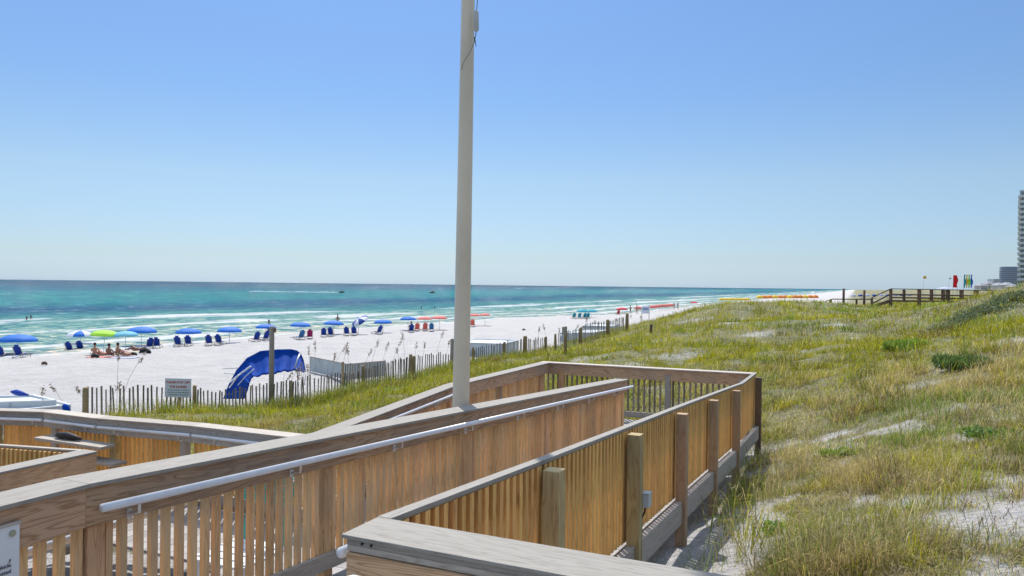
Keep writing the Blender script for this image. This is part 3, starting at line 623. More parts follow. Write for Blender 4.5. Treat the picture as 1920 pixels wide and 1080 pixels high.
def colour(X, Y, r):
    n = len(X); g = fbm(X, Y, 2.6, 81, 3); g2 = fbm(X, Y, 1.3, 91, 3); k = rng.random(n); far = sstep(12, 26, r)
    cs = .35+.02*r; jx, jy = X+.5*fbm(X, Y, .5, 161, 2), Y+.5*fbm(Y, X, .5, 162, 2); ck = hash2(np.floor(jx/cs).astype(np.int64), np.floor(jy/cs).astype(np.int64), 9); k = np.where(rng.random(n) < .6, ck, k)
    # shares of each palette
    p_ol = .26 + .62*far; p_st = (.40 - .30*far)*(.4+1.4*sstep(.4, .62, g2)); p_gr = (.30-.1*far)*(.4+1.5*sstep(.45, .65, g)); p_br = .12*(1-far*.6)*(.4+1.3*sstep(.5, .7, 1-g2)); p_b = .08*(sstep(.58, .7, g))*2
    tot = p_ol+p_st+p_gr+p_br+p_b; c1 = p_ol/tot; c2 = c1+p_st/tot; c3 = c2+p_gr/tot; c4_ = c3+p_br/tot
    out = np.zeros(n, int); q = np.where(rng.random(n) < .5, hash2(np.floor(jx/cs).astype(np.int64), np.floor(jy/cs).astype(np.int64), 19), rng.random(n))
    def pick(mask, key): a, b = IDX[key]; out[mask] = rng.integers(a, b, mask.sum())
    pick(k < c1, 'olive'); pick((k >= c1) & (k < c2), 'straw'); pick((k >= c2) & (k < c3), 'green'); pick((k >= c3) & (k < c4_), 'brown'); pick(k >= c4_, 'bright')
    return PALL[out]*(.50+.80*q)[:, None]*(np.array([[1, .97, .72]])*(1-far[:, None]) + np.array([[.86, .86, .22]])*far[:, None])
def scatter(n, r0, r1, a0, a1, power=1.0):
    k = rng.random(n); r = (r0**(1-power) + k*(r1**(1-power)-r0**(1-power)))**(1/(1-power)) if power != 1 else r0*(r1/r0)**k
    a = np.radians(rng.uniform(a0, a1, n)); return r*np.sin(a), r*np.cos(a), r
def grass_zone(name, label, ntuft, nb, r0, r1, a0, a1, h0, h1, w0, w1, spread, power=1.0, vmin=-60):
    X, Y, r = scatter(ntuft, r0, r1, a0, a1, power); m = veg(X, Y); u, v = xy2uv(X, Y)
    fine = sstep(.38, .56, fbm(X, Y, .42, 131, 3)*.6 + fbm(X, Y, 1.4, 141, 2)*.4); keep = (rng.random(ntuft) < m**1.1*(.35+.65*fine)) & (v < 22.6) & ~in_deck(u, v, .12)
    X, Y, r = X[keep], Y[keep], r[keep]; n = len(X); tall = rng.random(n)
    c = colour(X, Y, r); hs = (h0 + (h1-h0)*tall**2.2)*(.35+1.25*sstep(.38, .62, fbm(X, Y, .75, 101, 2)))*np.where(rng.random(n) < .04, 1.5, 1)
    rep = np.full(n, nb); I = np.repeat(np.arange(n), rep); N_ = len(I)
    an = rng.uniform(0, 2*np.pi, N_); rr = spread*np.sqrt(rng.random(N_))*(r[I]/r0)**.4
    BX = X[I]+rr*np.cos(an); BY = Y[I]+rr*np.sin(an)
    lean = np.clip(rng.normal(.78, .28, N_), .05, 1.2)
    az = an + rng.normal(0, .7, N_); H_ = hs[I]*rng.uniform(.5, 1.1, N_)
    W_ = np.interp(r[I], [r0, r1], [w0, w1])*rng.uniform(.7, 1.3, N_)
    cc = c[I]*rng.uniform(.7, 1.3, (N_, 1)); mix_ = rng.random(N_) < np.where(r[I] > 20, .06, .18); a_, b_ = IDX['straw']; cc[mix_] = PALL[rng.integers(a_, b_, mix_.sum())]
    print(name, N_); return blades(name, label, BX, BY, H_, W_, lean, az, cc)
grass_zone('dune_grass', 'wiry green and straw dune grass on the near slope at right', 64000, 11, 3.5, 14, -8, 52, .05, .27, .003, .0055, .09, 1.2)
grass_zone('dune_grass', 'yellow green dune grass in the hollow beyond the railings', 70000, 9, 13.5, 32, -48, 48, .09, .34, .007, .013, .14, 1.0)
grass_zone('dune_grass', 'olive grass covering the far dune', 62000, 7, 31, 92, -48, 48, .2, .46, .014, .032, .28, .7)
grass_zone('dune_grass', 'olive grass on the flats beyond the far walkover', 16000, 6, 88, 190, 8, 48, .3, .6, .05, .09, .5, 1.2)
def litter_zone(n, r0, r1, a0, a1):
    X, Y, r = scatter(n, r0, r1, a0, a1, 1.1); m = veg(X, Y); u, v = xy2uv(X, Y); k = (rng.random(n) < .10+.9*m*fbm(X, Y, .5, 151, 3)) & (v < 21.5) & ~in_deck(u, v, .05) & ((v < .7) | (v > 1.6) | (u > 8.8))
    X, Y, r = X[k], Y[k], r[k]; n = len(X); az = rng.uniform(0, 2*np.pi, n)
    idx = np.array([6, 7, 8, 11, 12, 0]); cc = PALL[rng.choice(idx, n)]*rng.uniform(.4, .95, (n, 1))
    return blades('grass_litter', 'dry straw and twigs lying between the dune grass tufts', X, Y, rng.uniform(.05, .16, n), rng.uniform(.003, .006, n)*(r/5)**.5, rng.uniform(.95, 1.25, n), az, cc)
litter_zone(230000, 3.5, 24, -40, 52)

# ------------------------------------------------------------------ sand fences
def fence(name, label, line, posts, ht=1.15, sp=.14, leanseed=1, group='weathered slat sand fences'):
    """line: (px, py_top) points with a distance, post positions as fractions"""
    rnd = random.Random(leanseed); P = []
    for px, d_ in line:
        p = WD(px, 600, d_); P.append(Vector((p.x, p.y, gz(p.x, p.y))))
    root = thing(name, P[0].copy(), label, 'fence', group)
    Ls = [0]
    for a, b in zip(P[:-1], P[1:]): Ls.append(Ls[-1] + (b-a).xy.length)
    def at(l):
        k = max(0, min(len(P)-2, sum(1 for x in Ls[1:] if x < l))); f = (l-Ls[k])/(Ls[k+1]-Ls[k]); p = P[k].lerp(P[k+1], f); p.z = gz(p.x, p.y)
        t_ = (P[k+1]-P[k]); t_.z = 0; t_.normalize(); return p, t_
    mb = MB(); l = .05; wz = [[], [], []]
    while l < Ls[-1]:
        p, t_ = at(l); n = Vector((-t_.y, t_.x, 0)); h = ht*rnd.uniform(.93, 1.05) + .07*math.sin(l*.8+leanseed); w_ = rnd.uniform(.046, .062)
        tl = rnd.gauss(0, .018); top = p + t_*tl*h + n*rnd.gauss(0, .03) + Vector((0, 0, h)); bot = p - Vector((0, 0, .1))
        a, b = t_*w_/2, n*.006
        mb.prism([bot-a-b, bot+a-b, bot+a+b, bot-a+b, top-a-b, top+a-b, top+a+b, top-a+b])
        for i, q in enumerate((.12, .5, .88)): wz[i].append(bot.lerp(top, q) + n*.009)
        l += sp*rnd.uniform(.88, 1.12)
    mb.build('slat_row', M['slat'], root)
    for q in wz:
        if len(q) > 1: mb = MB(); mb.tube(q, .003, 4, False); mb.build('wire', M['metal'], root)
    for f, r_, h in posts:
        p, t_ = at(f*Ls[-1]); n = Vector((-t_.y, t_.x, 0)); mb = MB(); p = p - n*.09; mb.tube([p-Vector((0, 0, .2)), p+Vector((0, 0, h*.96)), p+Vector((rnd.uniform(-.01, .01), 0, h))], [r_, r_*.95, r_*.7], 12)
        mb.build('post', M['post'], root, True)
    return root
fence('sand_fence', 'slat sand fence running behind the dunes sign to the blue cover', [(162, 24.6), (230, 25.1), (345, 26), (440, 27.5), (560, 29.3), (585, 29.8)], [(0, .1, 1.25), (.41, .07, 1.2), (.88, .05, 1.2)], sp=.135, leanseed=2)
fence('sand_fence', 'slat sand fence between the blue cover and the thick paired posts', [(590, 31.5), (675, 33.2), (778, 36)], [(.42, .07, 1.25), (.98, .08, 1.25)], ht=1.05, leanseed=3)
fence('sand_fence', 'slat sand fence in front of the low panel wall, passing behind the flagpole', [(642, 37), (720, 38.5), (757, 39.5), (852, 41), (965, 43.5), (1022, 45.5)], [(.0, .07, 1.2), (.3, .1, 1.35), (.58, .07, 1.2), (.74, .09, 1.1), (.86, .13, 1.4), (1, .08, 1.2)], ht=1.12, leanseed=4)
fence('sand_fence', 'slat sand fence half buried in the dune right of the tall lone post', [(1040, 50), (1080, 51), (1132, 53), (1174, 55)], [(0, .08, 1.2), (.3, .1, 1.2), (.68, .13, 1.3), (1, .12, 1.3)], ht=1.15, leanseed=5)
def lone_post(px, d_, topy, r_, label, mat='post', cap=None, name='wooden_post'):
    p = WD(px, topy, d_); z0 = gz(p.x, p.y); root = thing(name, (p.x, p.y, z0), label, 'post'); mb = MB()
    mb.tube([(p.x, p.y, z0-.4), (p.x, p.y, p.z-.04), (p.x, p.y, p.z)], [r_, r_*.95, r_*.8], 14); mb.build('shaft', M[mat], root, True)
    if cap:
        mb = MB(); mb.box((p.x+cap[0], p.y-.03, p.z-cap[1]), cap[2], .08, cap[3], 0); mb.build('collar', M[cap[4]], root, bevel=.004)
    return root
lone_post(510, 28.9, 612, .10, 'tall grey post rising in front of the blue cover', 'grey', (.13, .22, .08, .16, 'dark'), 'grey_post')
lone_post(848, 41.5, 635, .11, 'grey post just left of the flagpole beyond the sand fence', 'grey')
lone_post(1060.5, 34, 612, .075, 'tall lone wooden post on bare sand beyond the far railing', 'post', (-.06, .38, .2, .36, 'grey'))
lone_post(1221, 46, 608, .09, 'dark stake in dune grass right of the half buried fence', 'dark')
lone_post(1361, 58, 581, .05, 'thin dark stake on the dune between two sandy patches', 'dark')
# sign by the fence
tl_, br = WD(309, 709, 25.7), WD(358, 745, 25.7)
sx = (tl_.x+br.x)/2; sy = 25.7; ss_ = thing('warning_sign', (sx, sy, gz(sx, sy)), 'white sign with red words PLEASE STAY OFF THE DUNES by the sand fence', 'sign')
wS = br.x-tl_.x; hS = tl_.z-br.z; Xr = Vector((1, .0, -.012)).normalized(); Zu = Vector((.012, 0, 1)).normalized(); o0 = Vector((tl_.x, sy, br.z))
mb = MB(); mb.prism([o0, o0+Xr*wS, o0+Xr*wS+Vector((0, .012, 0)), o0+Vector((0, .012, 0)), o0+Zu*hS, o0+Xr*wS+Zu*hS, o0+Xr*wS+Zu*hS+Vector((0, .012, 0)), o0+Zu*hS+Vector((0, .012, 0))])
mb.build('board', M['white'], ss_, bevel=.003)
for txt, sz, fx_, fz_, mm in (('PLEASE STAY OFF', .104, .5, .74, 'redink'), ('THE DUNES', .112, .5, .5, 'redink')):
    text_obj(txt, sz, o0 + Xr*wS*fx_ + Zu*hS*fz_ + Vector((0, -.003, 0)), Xr, Zu, M[mm], ss_, align='CENTER', bold=.0035)
for k, (a_, b_) in enumerate(((.12, .9), (.1, .93), (.16, .86))):
    mb = MB(); z_ = .36-.12*k; x = a_
    while x < b_: l = random.uniform(.03, .09); q = o0 + Xr*wS*x + Zu*hS*z_ + Vector((0, -.002, 0)); e = Xr*wS*l; mb.poly([q, q+e, q+e+Zu*.028, q+Zu*.028]); x += l+.018
    mb.build('small_print', M['greenink'], ss_)
mb = MB(); g0 = gz(sx, sy+.07); mb.box((sx+.03, sy+.07, g0-.3), .1, .1, br.z-g0+.3+hS*.8, .1); mb.build('post', M['post'], ss_)

# blue canvas cover draped over an arched frame
def tarp():
    root_p = WD(500, 690, 29.0); g = gz(root_p.x, root_p.y)
    root = thing('beach_cabana', (root_p.x, root_p.y, g), 'collapsed blue canvas cabana arching behind the sand fence and grey post', 'cabana')
    up = [(418, 748), (428, 722), (443, 694), (463, 671), (488, 658), (520, 655), (545, 654.5), (557, 657), (565, 664), (570, 677), (573.5, 696)]
    lo = [(457, 748), (465, 730), (468, 716), (475, 706), (498, 703), (520, 699), (540, 696), (552, 695), (562, 695), (568, 697), (571, 699)]
    n = len(up); m_ = 9; V = []; Fq = []
    S = 60
    def ip(A, s): 
        A = np.array(A, float); x = s*(len(A)-1); return np.interp(x, range(len(A)), A[:, 0]), np.interp(x, range(len(A)), A[:, 1])
    for i in range(S+1):
        s = i/S; a = ip(up, s); b = ip(lo, s)
        for j in range(m_+1):
            k = j/m_; px = a[0]*(1-k)+b[0]*k; py = a[1]*(1-k)+b[1]*k
            py += (1.6*math.sin(s*43) + 1.1*math.sin(s*97))*k*(1-.2*k)
            d_ = 30.2 - 1.2*k**1.6 + .10*math.sin(s*52+2*k)*k + .06*math.sin(s*111+k*4)*k + .03*math.sin(k*9)
            V.append(tuple(WD(px, py, d_)))
    # back sheet going down behind
    for i in range(S):
        for j in range(m_): q = i*(m_+1)+j; Fq.append((q, q+1, q+m_+2, q+m_+1))
    me = bpy.data.meshes.new('canvas'); me.from_pydata(V, [], Fq); me.materials.append(M['tarp']); me.polygons.foreach_set('use_smooth', [True]*len(Fq))
    o = bpy.data.objects.new('canvas', me); COL.objects.link(o); o.parent = root; o.matrix_parent_inverse = Matrix.Translation(-root.location)
    md = o.modifiers.new('thick', 'SOLIDIFY'); md.thickness = .012
    for pts, r_, nm, mm in (([(432, 716, 29.2), (452, 700, 28.9), (470, 687, 28.75)], .035, 'white_strap', 'stripe'), ([(430, 727, 29.1), (441, 712, 28.9), (447, 703, 28.8)], .03, 'white_strap', 'stripe'),
                            ([(446, 722, 28.85), (460, 706, 28.75), (476, 692, 28.7)], .02, 'white_strap', 'stripe'), ([(553, 690, 28.9), (557, 675, 28.9), (562, 664, 29.4)], .03, 'white_strap', 'stripe')):
        mb = MB(); mb.tube([WD(*p) for p in pts], r_, 6); mb.build(nm, M[mm], root, True)
    for pts in ([(418, 691, 30), (445, 690, 29.6)], [(420, 700, 30), (440, 701.5, 29.6)], [(573, 700, 29.6), (571, 722, 29.4)], [(556, 690, 29.2), (560, 724, 29)], [(548, 694, 29.2), (575, 696, 29.4)]):
        mb = MB(); mb.tube([WD(*p) for p in pts], .018, 6); mb.build('frame_pole', M['grey_box'], root, True)
tarp()

# low white storage enclosures on the sand
M['panel2'] = plain('weathered_panel', (.42, .45, .45), .7, .2, 1.5)
def enclosure(label, tops, zt_h, ht, lidp=None, mat='panel', group=None):
    P = [WH(px, py, zt_h) for px, py in tops]; root = thing('storage_box', (P[0].x, P[0].y, P[0].z-ht), label, 'storage box', group)
    z = Vector((0, 0, ht)); t_ = .05; C_ = sum(P, Vector())/len(P)
    for i in range(len(P)):
        a, b = P[i], P[(i+1) % len(P)]; d = (b-a); l = Vector((d.x, d.y, 0)).length
        if l < .2: continue
        n = Vector((-d.y, d.x, 0)).normalized()
        if (C_-a).dot(n) < 0: n = -n
        mb = MB(); mb.beam(a + d*.01, b - d*.01, n, .03, .05, 0, ht+.3); w_ = mb.build('wall', M[mat], root)
        k = max(1, int(l/1.2))
        for j in range(k+1): mb = MB(); q = a.lerp(b, j/k) - n*.012; dn = d.normalized(); mb.stick(q, dn, n, .05, .03, q.z-ht, q.z-.02); mb.build('batten', M['grey_box'], root)
    mb = MB(); 
    for i in range(len(P)):
        a, b = P[i], P[(i+1) % len(P)]; d = b-a; n = Vector((-d.y, d.x, 0)).normalized(); mb.beam(a, b, n, 0, .09, -.03, .01)
    mb.build('top_trim', M['timber'] if lidp == 'trim' else M['white'], root)
    if lidp != 'open': mb = MB(); mb.poly([p - Vector((0, 0, .05)) for p in P]); mb.build('lid', M['white'], root)
    return root
def quad(c1, c2, c3, zt_h):   # complete a parallelogram from three seen corners
    a, b, c = (WH(*p, zt_h) for p in (c1, c2, c3)); return a, b, c, a+c-b
def encl3(label, c1, c2, c3, zt_h, ht, **k):
    Q = quad(c1, c2, c3, zt_h)
    inv = [(0, 0)]*4
    px = []
    for q in Q:
        v = C3.transposed() @ (q-Vector((0, 0, ZC))); px.append((960+F*v.x/(-v.z), 540-F*v.y/(-v.z)))
    return enclosure(label, px, zt_h, ht, **k)
Lp = [WH(583, 669, 4.12), WH(652, 683, 4.12), WH(720, 677, 4.12)]
lr = thing('panel_screen', Lp[1]-Vector((0, 0, .95)), 'low grey white L shaped panel screen right of the blue cover', 'screen')
for a, b in zip(Lp[:-1], Lp[1:]):
    d = b-a; n = Vector((-d.y, d.x, 0)).normalized(); mb = MB(); mb.beam(a+d*.008, b-d*.008, n, 0, .05, 0, .8); mb.build('panel', M['panel2'], lr)
    mb = MB(); mb.beam(a, b, n, 0, .09, -.03, .012); mb.build('top_trim', M['grey'], lr)
    for j in range(3): q = a.lerp(b, j/2) - n*.035*(1 if (Vector((0, 0, 0))-a).dot(n) < 0 else -1); mb = MB(); mb.stick(q, d.normalized(), n, .06, .03, q.z-1.1, q.z-.02); mb.build('batten', M['panel2'], lr)
encl3('long low white enclosure beyond the fence just right of the flagpole', (862, 642), (946, 645), (970, 638), 4.15, .95)
encl3('small white enclosure behind the tall lone post', (1050, 624), (1112, 624), (1150, 617.5), 4.2, .95)
encl3('farthest white enclosure holding a few folded items, beside the dune', (1092, 611), (1148, 612), (1161, 607.5), 4.2, .95)
encl3('white lidded box at the left edge with a folded umbrella on it', (-70, 756), (104, 751), (62, 741.5), 4.1, .9)
encl3('lower white lidded box at the left edge with a blue corner cloth', (-40, 777), (131, 759.5), (104, 752), 4.25, .8)
mb = MB(); a = WD(24, 741, 25.7); b = WD(54, 741, 25.3)
mb.tube([a + Vector((-.05, 0, .12)), a.lerp(b, .2) + Vector((0, 0, .1)), a.lerp(b, .5) + Vector((0, 0, .06)), b], [.04, .1, .09, .02], 10)
o = mb.build('folded_umbrella', M['chairblue'], None, True); tag(o, 'folded blue umbrella lying on the white box at the left edge', 'umbrella')
mb = MB(); a = WD(123, 763, 23.6); mb.tube([a + Vector((-.06, 0, .08)), a + Vector((0, 0, 0)), a + Vector((.1, -.03, -.16))], [.05, .11, .07], 8)
o = mb.build('cloth', M['tarp'], None, True); tag(o, 'bright blue cloth on the corner of the lower white box', 'cloth')

# ------------------------------------------------------------------ umbrellas
def beach_point(px, py):
    g = on_ground(px, py, 20, 500); q = WH(px, py, 5.25)
    if q.y > 115 and g.y < 100: return Vector((q.x, q.y, gz(q.x, q.y)))
    return g
def umbrella(label, px, pyg, wpx, colour_, top_py=None, tilt=(0, 0), alt=None, group='beach umbrellas in the row along the water', panels=8, dm=.40):
    g = beach_point(px, pyg); d_ = g.y; wd = wpx*d_/F; Rr = wd/2
    top = WD(px, top_py, d_).z if top_py else g.z + 2.0*wd/2.3
    H = top-g.z; dome = Rr*dm
    root = thing('beach_umbrella', g, label, 'umbrella', group)
    mb = MB(); tx, ty = tilt; tp = g + Vector((tx*H, ty*H, H)); mb.tube([g-Vector((0, 0, .2)), tp - (tp-g)*.02], .022, 8); mb.build('pole', M['white'], root, True)
    ax = (tp-g).normalized() if not alt or alt != 'tilt' else (tp-g + Vector((-1.0, -.9, 0))*H*.5).normalized()
    q = Vector((0, 0, 1)).rotation_difference(ax)
    seg = panels*4; rings = 7; MBs = [MB(), MB()]
    def pt(a, k):
        r = Rr*math.sin(k*math.pi/2*.98)*(1-.045*abs(math.sin(a*panels/2))*k); z = dome*(math.cos(k*math.pi/2)) - dome*1.0
        return tp + q @ Vector((r*math.cos(a), r*math.sin(a), z))
    for s in range(seg):
        a0, a1 = 2*math.pi*s/seg, 2*math.pi*(s+1)/seg; mbx = MBs[(s//4) % 2 if alt else 0]
        for r in range(rings): mbx.poly([pt(a0, r/rings), pt(a0, (r+1)/rings), pt(a1, (r+1)/rings), pt(a1, r/rings)])
        v = -q @ Vector((0, 0, .10*Rr)); mbx.poly([pt(a0, 1), pt(a0, 1)+v, pt(a1, 1)+v, pt(a1, 1)])
    mats_ = [M['u_'+colour_], M['u_'+(alt if alt and alt != 'tilt' else 'white')]]
    for mbx, mt, nm in zip(MBs, mats_, ('canopy', 'canopy_panel')):
        if mbx.f:
            o = mbx.build(nm, mt, root, True)
            if nm == 'canopy_panel': pass
    mb = MB()
    for s in range(panels): a = 2*math.pi*s/panels; mb.tube([tp - (tp-g)*.12, pt(a, .75) - Vector((0, 0, .03))], .009, 4, False)
    mb.build('rib_frame', M['metal'], root); mb = MB(); mb.tube([tp, tp+ax*.07*wd], [.02, .012], 6); mb.build('finial', M['white'], root)
    return root
UL = [('leftmost blue beach umbrella over two navy chairs', 33, 668, 66, 'blue', 627, (.0, 0), None),
      ('umbrella with alternate blue and white panels over two navy chairs', 151, 655, 50, 'blue', 620, (0, 0), 'white'),
      ('lime green beach umbrella shading sunbathers', 194, 664, 50, 'green', 619, (.05, 0), None),
      ('pale turquoise beach umbrella just right of the green one', 236, 663, 46, 'cyan', 621, (-.03, 0), 'cyan'),
      ('blue beach umbrella right of the turquoise one, over a leaning chair', 265, 651, 56, 'blue', 612.5, (0, 0), None),
      ('blue beach umbrella over two chairs above the dunes sign', 353, 645, 48, 'blue', 615.5, (0, 0), None),
      ('blue beach umbrella with a bare pole left of the grey post', 430, 643, 46, 'blue', 613, (0, 0), None),
      ('blue beach umbrella partly hidden by the tall grey post', 498, 636, 38, 'blue', 607.5, (0, 0), None),
      ('blue beach umbrella beside a magenta chair', 563, 631, 39, 'blue', 604, (.02, 0), None),
      ('blue beach umbrella with a person standing behind it', 625, 627, 38, 'blue', 601, (.03, 0), None),
      ('tilted pale striped umbrella showing its white underside', 672, 627, 34, 'navy', 597, (0, 0), 'tilt'),
      ('blue beach umbrella over a single leaning navy chair', 718, 624, 35, 'blue', 599, (0, 0), None),
      ('last blue beach umbrella before the coral ones', 765, 619, 31, 'blue', 593.5, (0, 0), None),
      ('coral beach umbrella next to the last blue umbrella', 796, 617, 28, 'coral', 593.5, (0, 0), None),
      ('coral beach umbrella with a clear pole left of the flagpole', 824, 618, 29, 'coral', 592, (0, 0), None),
      ('coral beach umbrella touching the right edge of the flagpole', 889, 611, 23, 'coral', 588, (0, 0), None),
      ('coral beach umbrella second right of the flagpole', 909, 610.5, 21, 'coral', 587.5, (0, 0), None),
      ('left one of two overlapping teal umbrellas', 1092, 595.5, 22, 'teal', 580, (0, 0), None),
      ('right one of two overlapping teal umbrellas', 1109, 595, 22, 'teal', 580, (0, 0), None),
      ('red beach umbrella over a red chair beyond the small white enclosure', 1166, 589, 23, 'red', 576.5, (0, 0), None)]
for l_, px, pg, wp, c_, tp_, ti, al_ in UL: umbrella(l_, px, pg, wp, c_, tp_, ti, al_)
k = 0
for i, (px, pg) in enumerate(((1196, 587), (1223, 585), (1230, 584), (1236, 583), (1242, 582.5), (1248, 582), (1253, 581.2), (1258, 580.7))):
    umbrella(('coral umbrella far along the beach, left of the pale sign back' if i == 0 else 'coral umbrella packed in a far row right of the pale sign back'), px, pg, 15-i*.4, 'coral', pg-13+i*.25, dm=.75, group='far row of coral umbrellas')
umbrella('far rose red umbrella alone near the dune edge', 1301, 577.5, 15, 'red', 565.5)
for i in range(12):
    umbrella('tiny yellow umbrella in the far row above the dune', 1352+i*4.6, 571.8-i*.28, 9.5, 'yellow', 558.6+.02*i, dm=.9, group='far row of yellow umbrellas')
for i in range(12):
    umbrella('tiny orange and yellow umbrella in the far row by the walkway', 1424+i*9.5, 565.6-i*.22, 13, 'orange' if i % 3 else 'yellow', 553.6-i*.06, dm=.9, group='far row of orange umbrellas')
for i in range(9):
    umbrella('tiny blue umbrella beyond the far wooden walkway', 1600+i*13, 560.5-i*.3, 10, 'navy' if i % 2 else 'pale', 552-i*.15, dm=.8, group='far row of blue umbrellas')

# ------------------------------------------------------------------ beach chairs
def make_chair(mat):
    root = bpy.data.objects.new('beach_chair', None); COL.objects.link(root); kids = []
    mb = MB(); mb.prism([(-.27, -.02, .26), (.27, -.02, .26), (.27, .02, .26), (-.27, .02, .26), (-.29, -.52, .98), (.29, -.52, .98), (.29, -.48, .98), (-.29, -.48, .98)]); kids.append(mb.build('backrest', M[mat], root))
    mb = MB(); mb.prism([(-.27, -.03, .24), (.27, -.03, .24), (.27, -.03, .28), (-.27, -.03, .28), (-.27, .62, .30), (.27, .62, .30), (.27, .62, .34), (-.27, .62, .34)]); kids.append(mb.build('seat', M[mat], root))
    mb = MB(); mb.prism([(-.25, .64, .27), (.25, .64, .27), (.25, .64, .3), (-.25, .64, .3), (-.25, 1.35, .2), (.25, 1.35, .2), (.25, 1.35, .23), (-.25, 1.35, .23)]); kids.append(mb.build('leg_rest', M['timber'], root))
    mb = MB(); mb.prism([(-.16, -.50, .98), (.16, -.50, .98), (.16, -.45, .98), (-.16, -.45, .98), (-.17, -.55, 1.14), (.17, -.55, 1.14), (.17, -.5, 1.14), (-.17, -.5, 1.14)]); kids.append(mb.build('headrest', M[mat], root))
    for s in (-1, 1):
        mb = MB(); mb.bar((s*.31, -.45, .03), (s*.31, 1.35, .16), .04, .05); mb.bar((s*.31, -.02, .22), (s*.31, -.54, 1.0), .03); kids.append(mb.build('side_frame', M['timber'], root))
        mb = MB(); mb.bar((s*.31, 1.2, -.05), (s*.31, 1.2, .2), .04); kids.append(mb.build('leg', M['timber'], root))
        mb = MB(); mb.bar((s*.31, -.4, -.05), (s*.31, -.4, .35), .04); mb.bar((s*.31, -.4, .35), (s*.31, .5, .42), .05, .03); kids.append(mb.build('armrest', M['timber'], root))
    KIDS[root.name] = kids
    return root, kids
protos = {}
def chair(label, px, pyg, mat, rz=-.35, sc_=1.0, group='low beach chairs facing the sea'):
    g = on_ground(px, pyg, 20, 500)
    if mat not in protos: root, kids = make_chair(mat); protos[mat] = (root, kids)
    else:
        r0, k0 = protos[mat]; root = r0.copy(); COL.objects.link(root)
        for c_ in k0: q = c_.copy(); COL.objects.link(q); q.parent = root; q.matrix_parent_inverse = Matrix()
    if root is protos[mat][0]:
        for c_ in protos[mat][1]: c_.matrix_parent_inverse = Matrix()
    root.location = g; root.rotation_euler = (0, 0, rz); root.scale = (sc_*.84,)*3; tag(root, label, 'chair', group)
CH = [('navy beach chair cut by the left edge of the view', 2, 671, 'chairblue'), ('navy beach chair under the leftmost blue umbrella', 36, 671, 'chairblue'),
      ('left navy chair of the pair under the blue and white umbrella', 131, 661, 'chairblue'), ('right navy chair of the pair under the blue and white umbrella', 151, 659, 'chairblue'),
      ('navy chair seen side on, right of the blue umbrella pole', 280, 654, 'chairblue'), ('navy chair seen from behind, rightmost of its umbrella pair', 294, 653, 'chairblue'),
      ('left navy chair under the blue umbrella above the sign', 334, 650, 'chairblue'), ('right navy chair under the blue umbrella above the sign', 353, 649, 'chairblue'),
      ('reclined navy chair left of the bare poled umbrella', 392, 648, 'chairblue'), ('pale blue reclined chair nearest the bare umbrella pole', 411, 647, 'chairblue'),
      ('left navy chair beside the tall grey post', 480, 641, 'chairblue'), ('right navy chair beside the tall grey post', 498, 639, 'chairblue'),
      ('azure chair beside the magenta chair', 564, 637, 'lightblue'), ('magenta beach chair among the blue ones', 581, 635.5, 'pink'),
      ('left navy chair under the umbrella with a person behind', 607, 632, 'chairblue'), ('right navy chair under the umbrella with a person behind', 620, 631, 'chairblue'),
      ('left navy chair beneath the tilted umbrella', 650, 629.5, 'chairblue'), ('right navy chair beneath the tilted umbrella', 664, 629, 'chairblue'),
      ('single navy chair leaning back under its blue umbrella', 710, 627, 'chairblue'), ('navy chair with a sitter under the last blue umbrella', 771, 623.5, 'chairblue'),
      ('coral chair right of the seated person', 782, 621, 'coral'), ('second coral chair under the coral umbrellas', 797, 620.5, 'coral'),
      ('grey blue chair under the right coral umbrella', 809, 621, 'lightblue'), ('coral chair just right of the flagpole', 886, 613, 'coral'),
      ('red chair under the red umbrella', 1159, 590.5, 'red')]
M['coral'] = M['u_coral']; M['red'] = M['u_red']
for i, (l_, px, pg, mt) in enumerate(CH): chair(l_, px, pg, mt, rz=.15+(.55 if 'side' in l_ or 'lean' in l_ else random.uniform(-.15, .15)))
for i, px in enumerate((1076, 1086, 1096, 1102)): chair('dark teal chair in a line of four under the teal umbrellas', px, 597.5, 'u_teal', .2, group='teal chairs under the teal umbrellas')

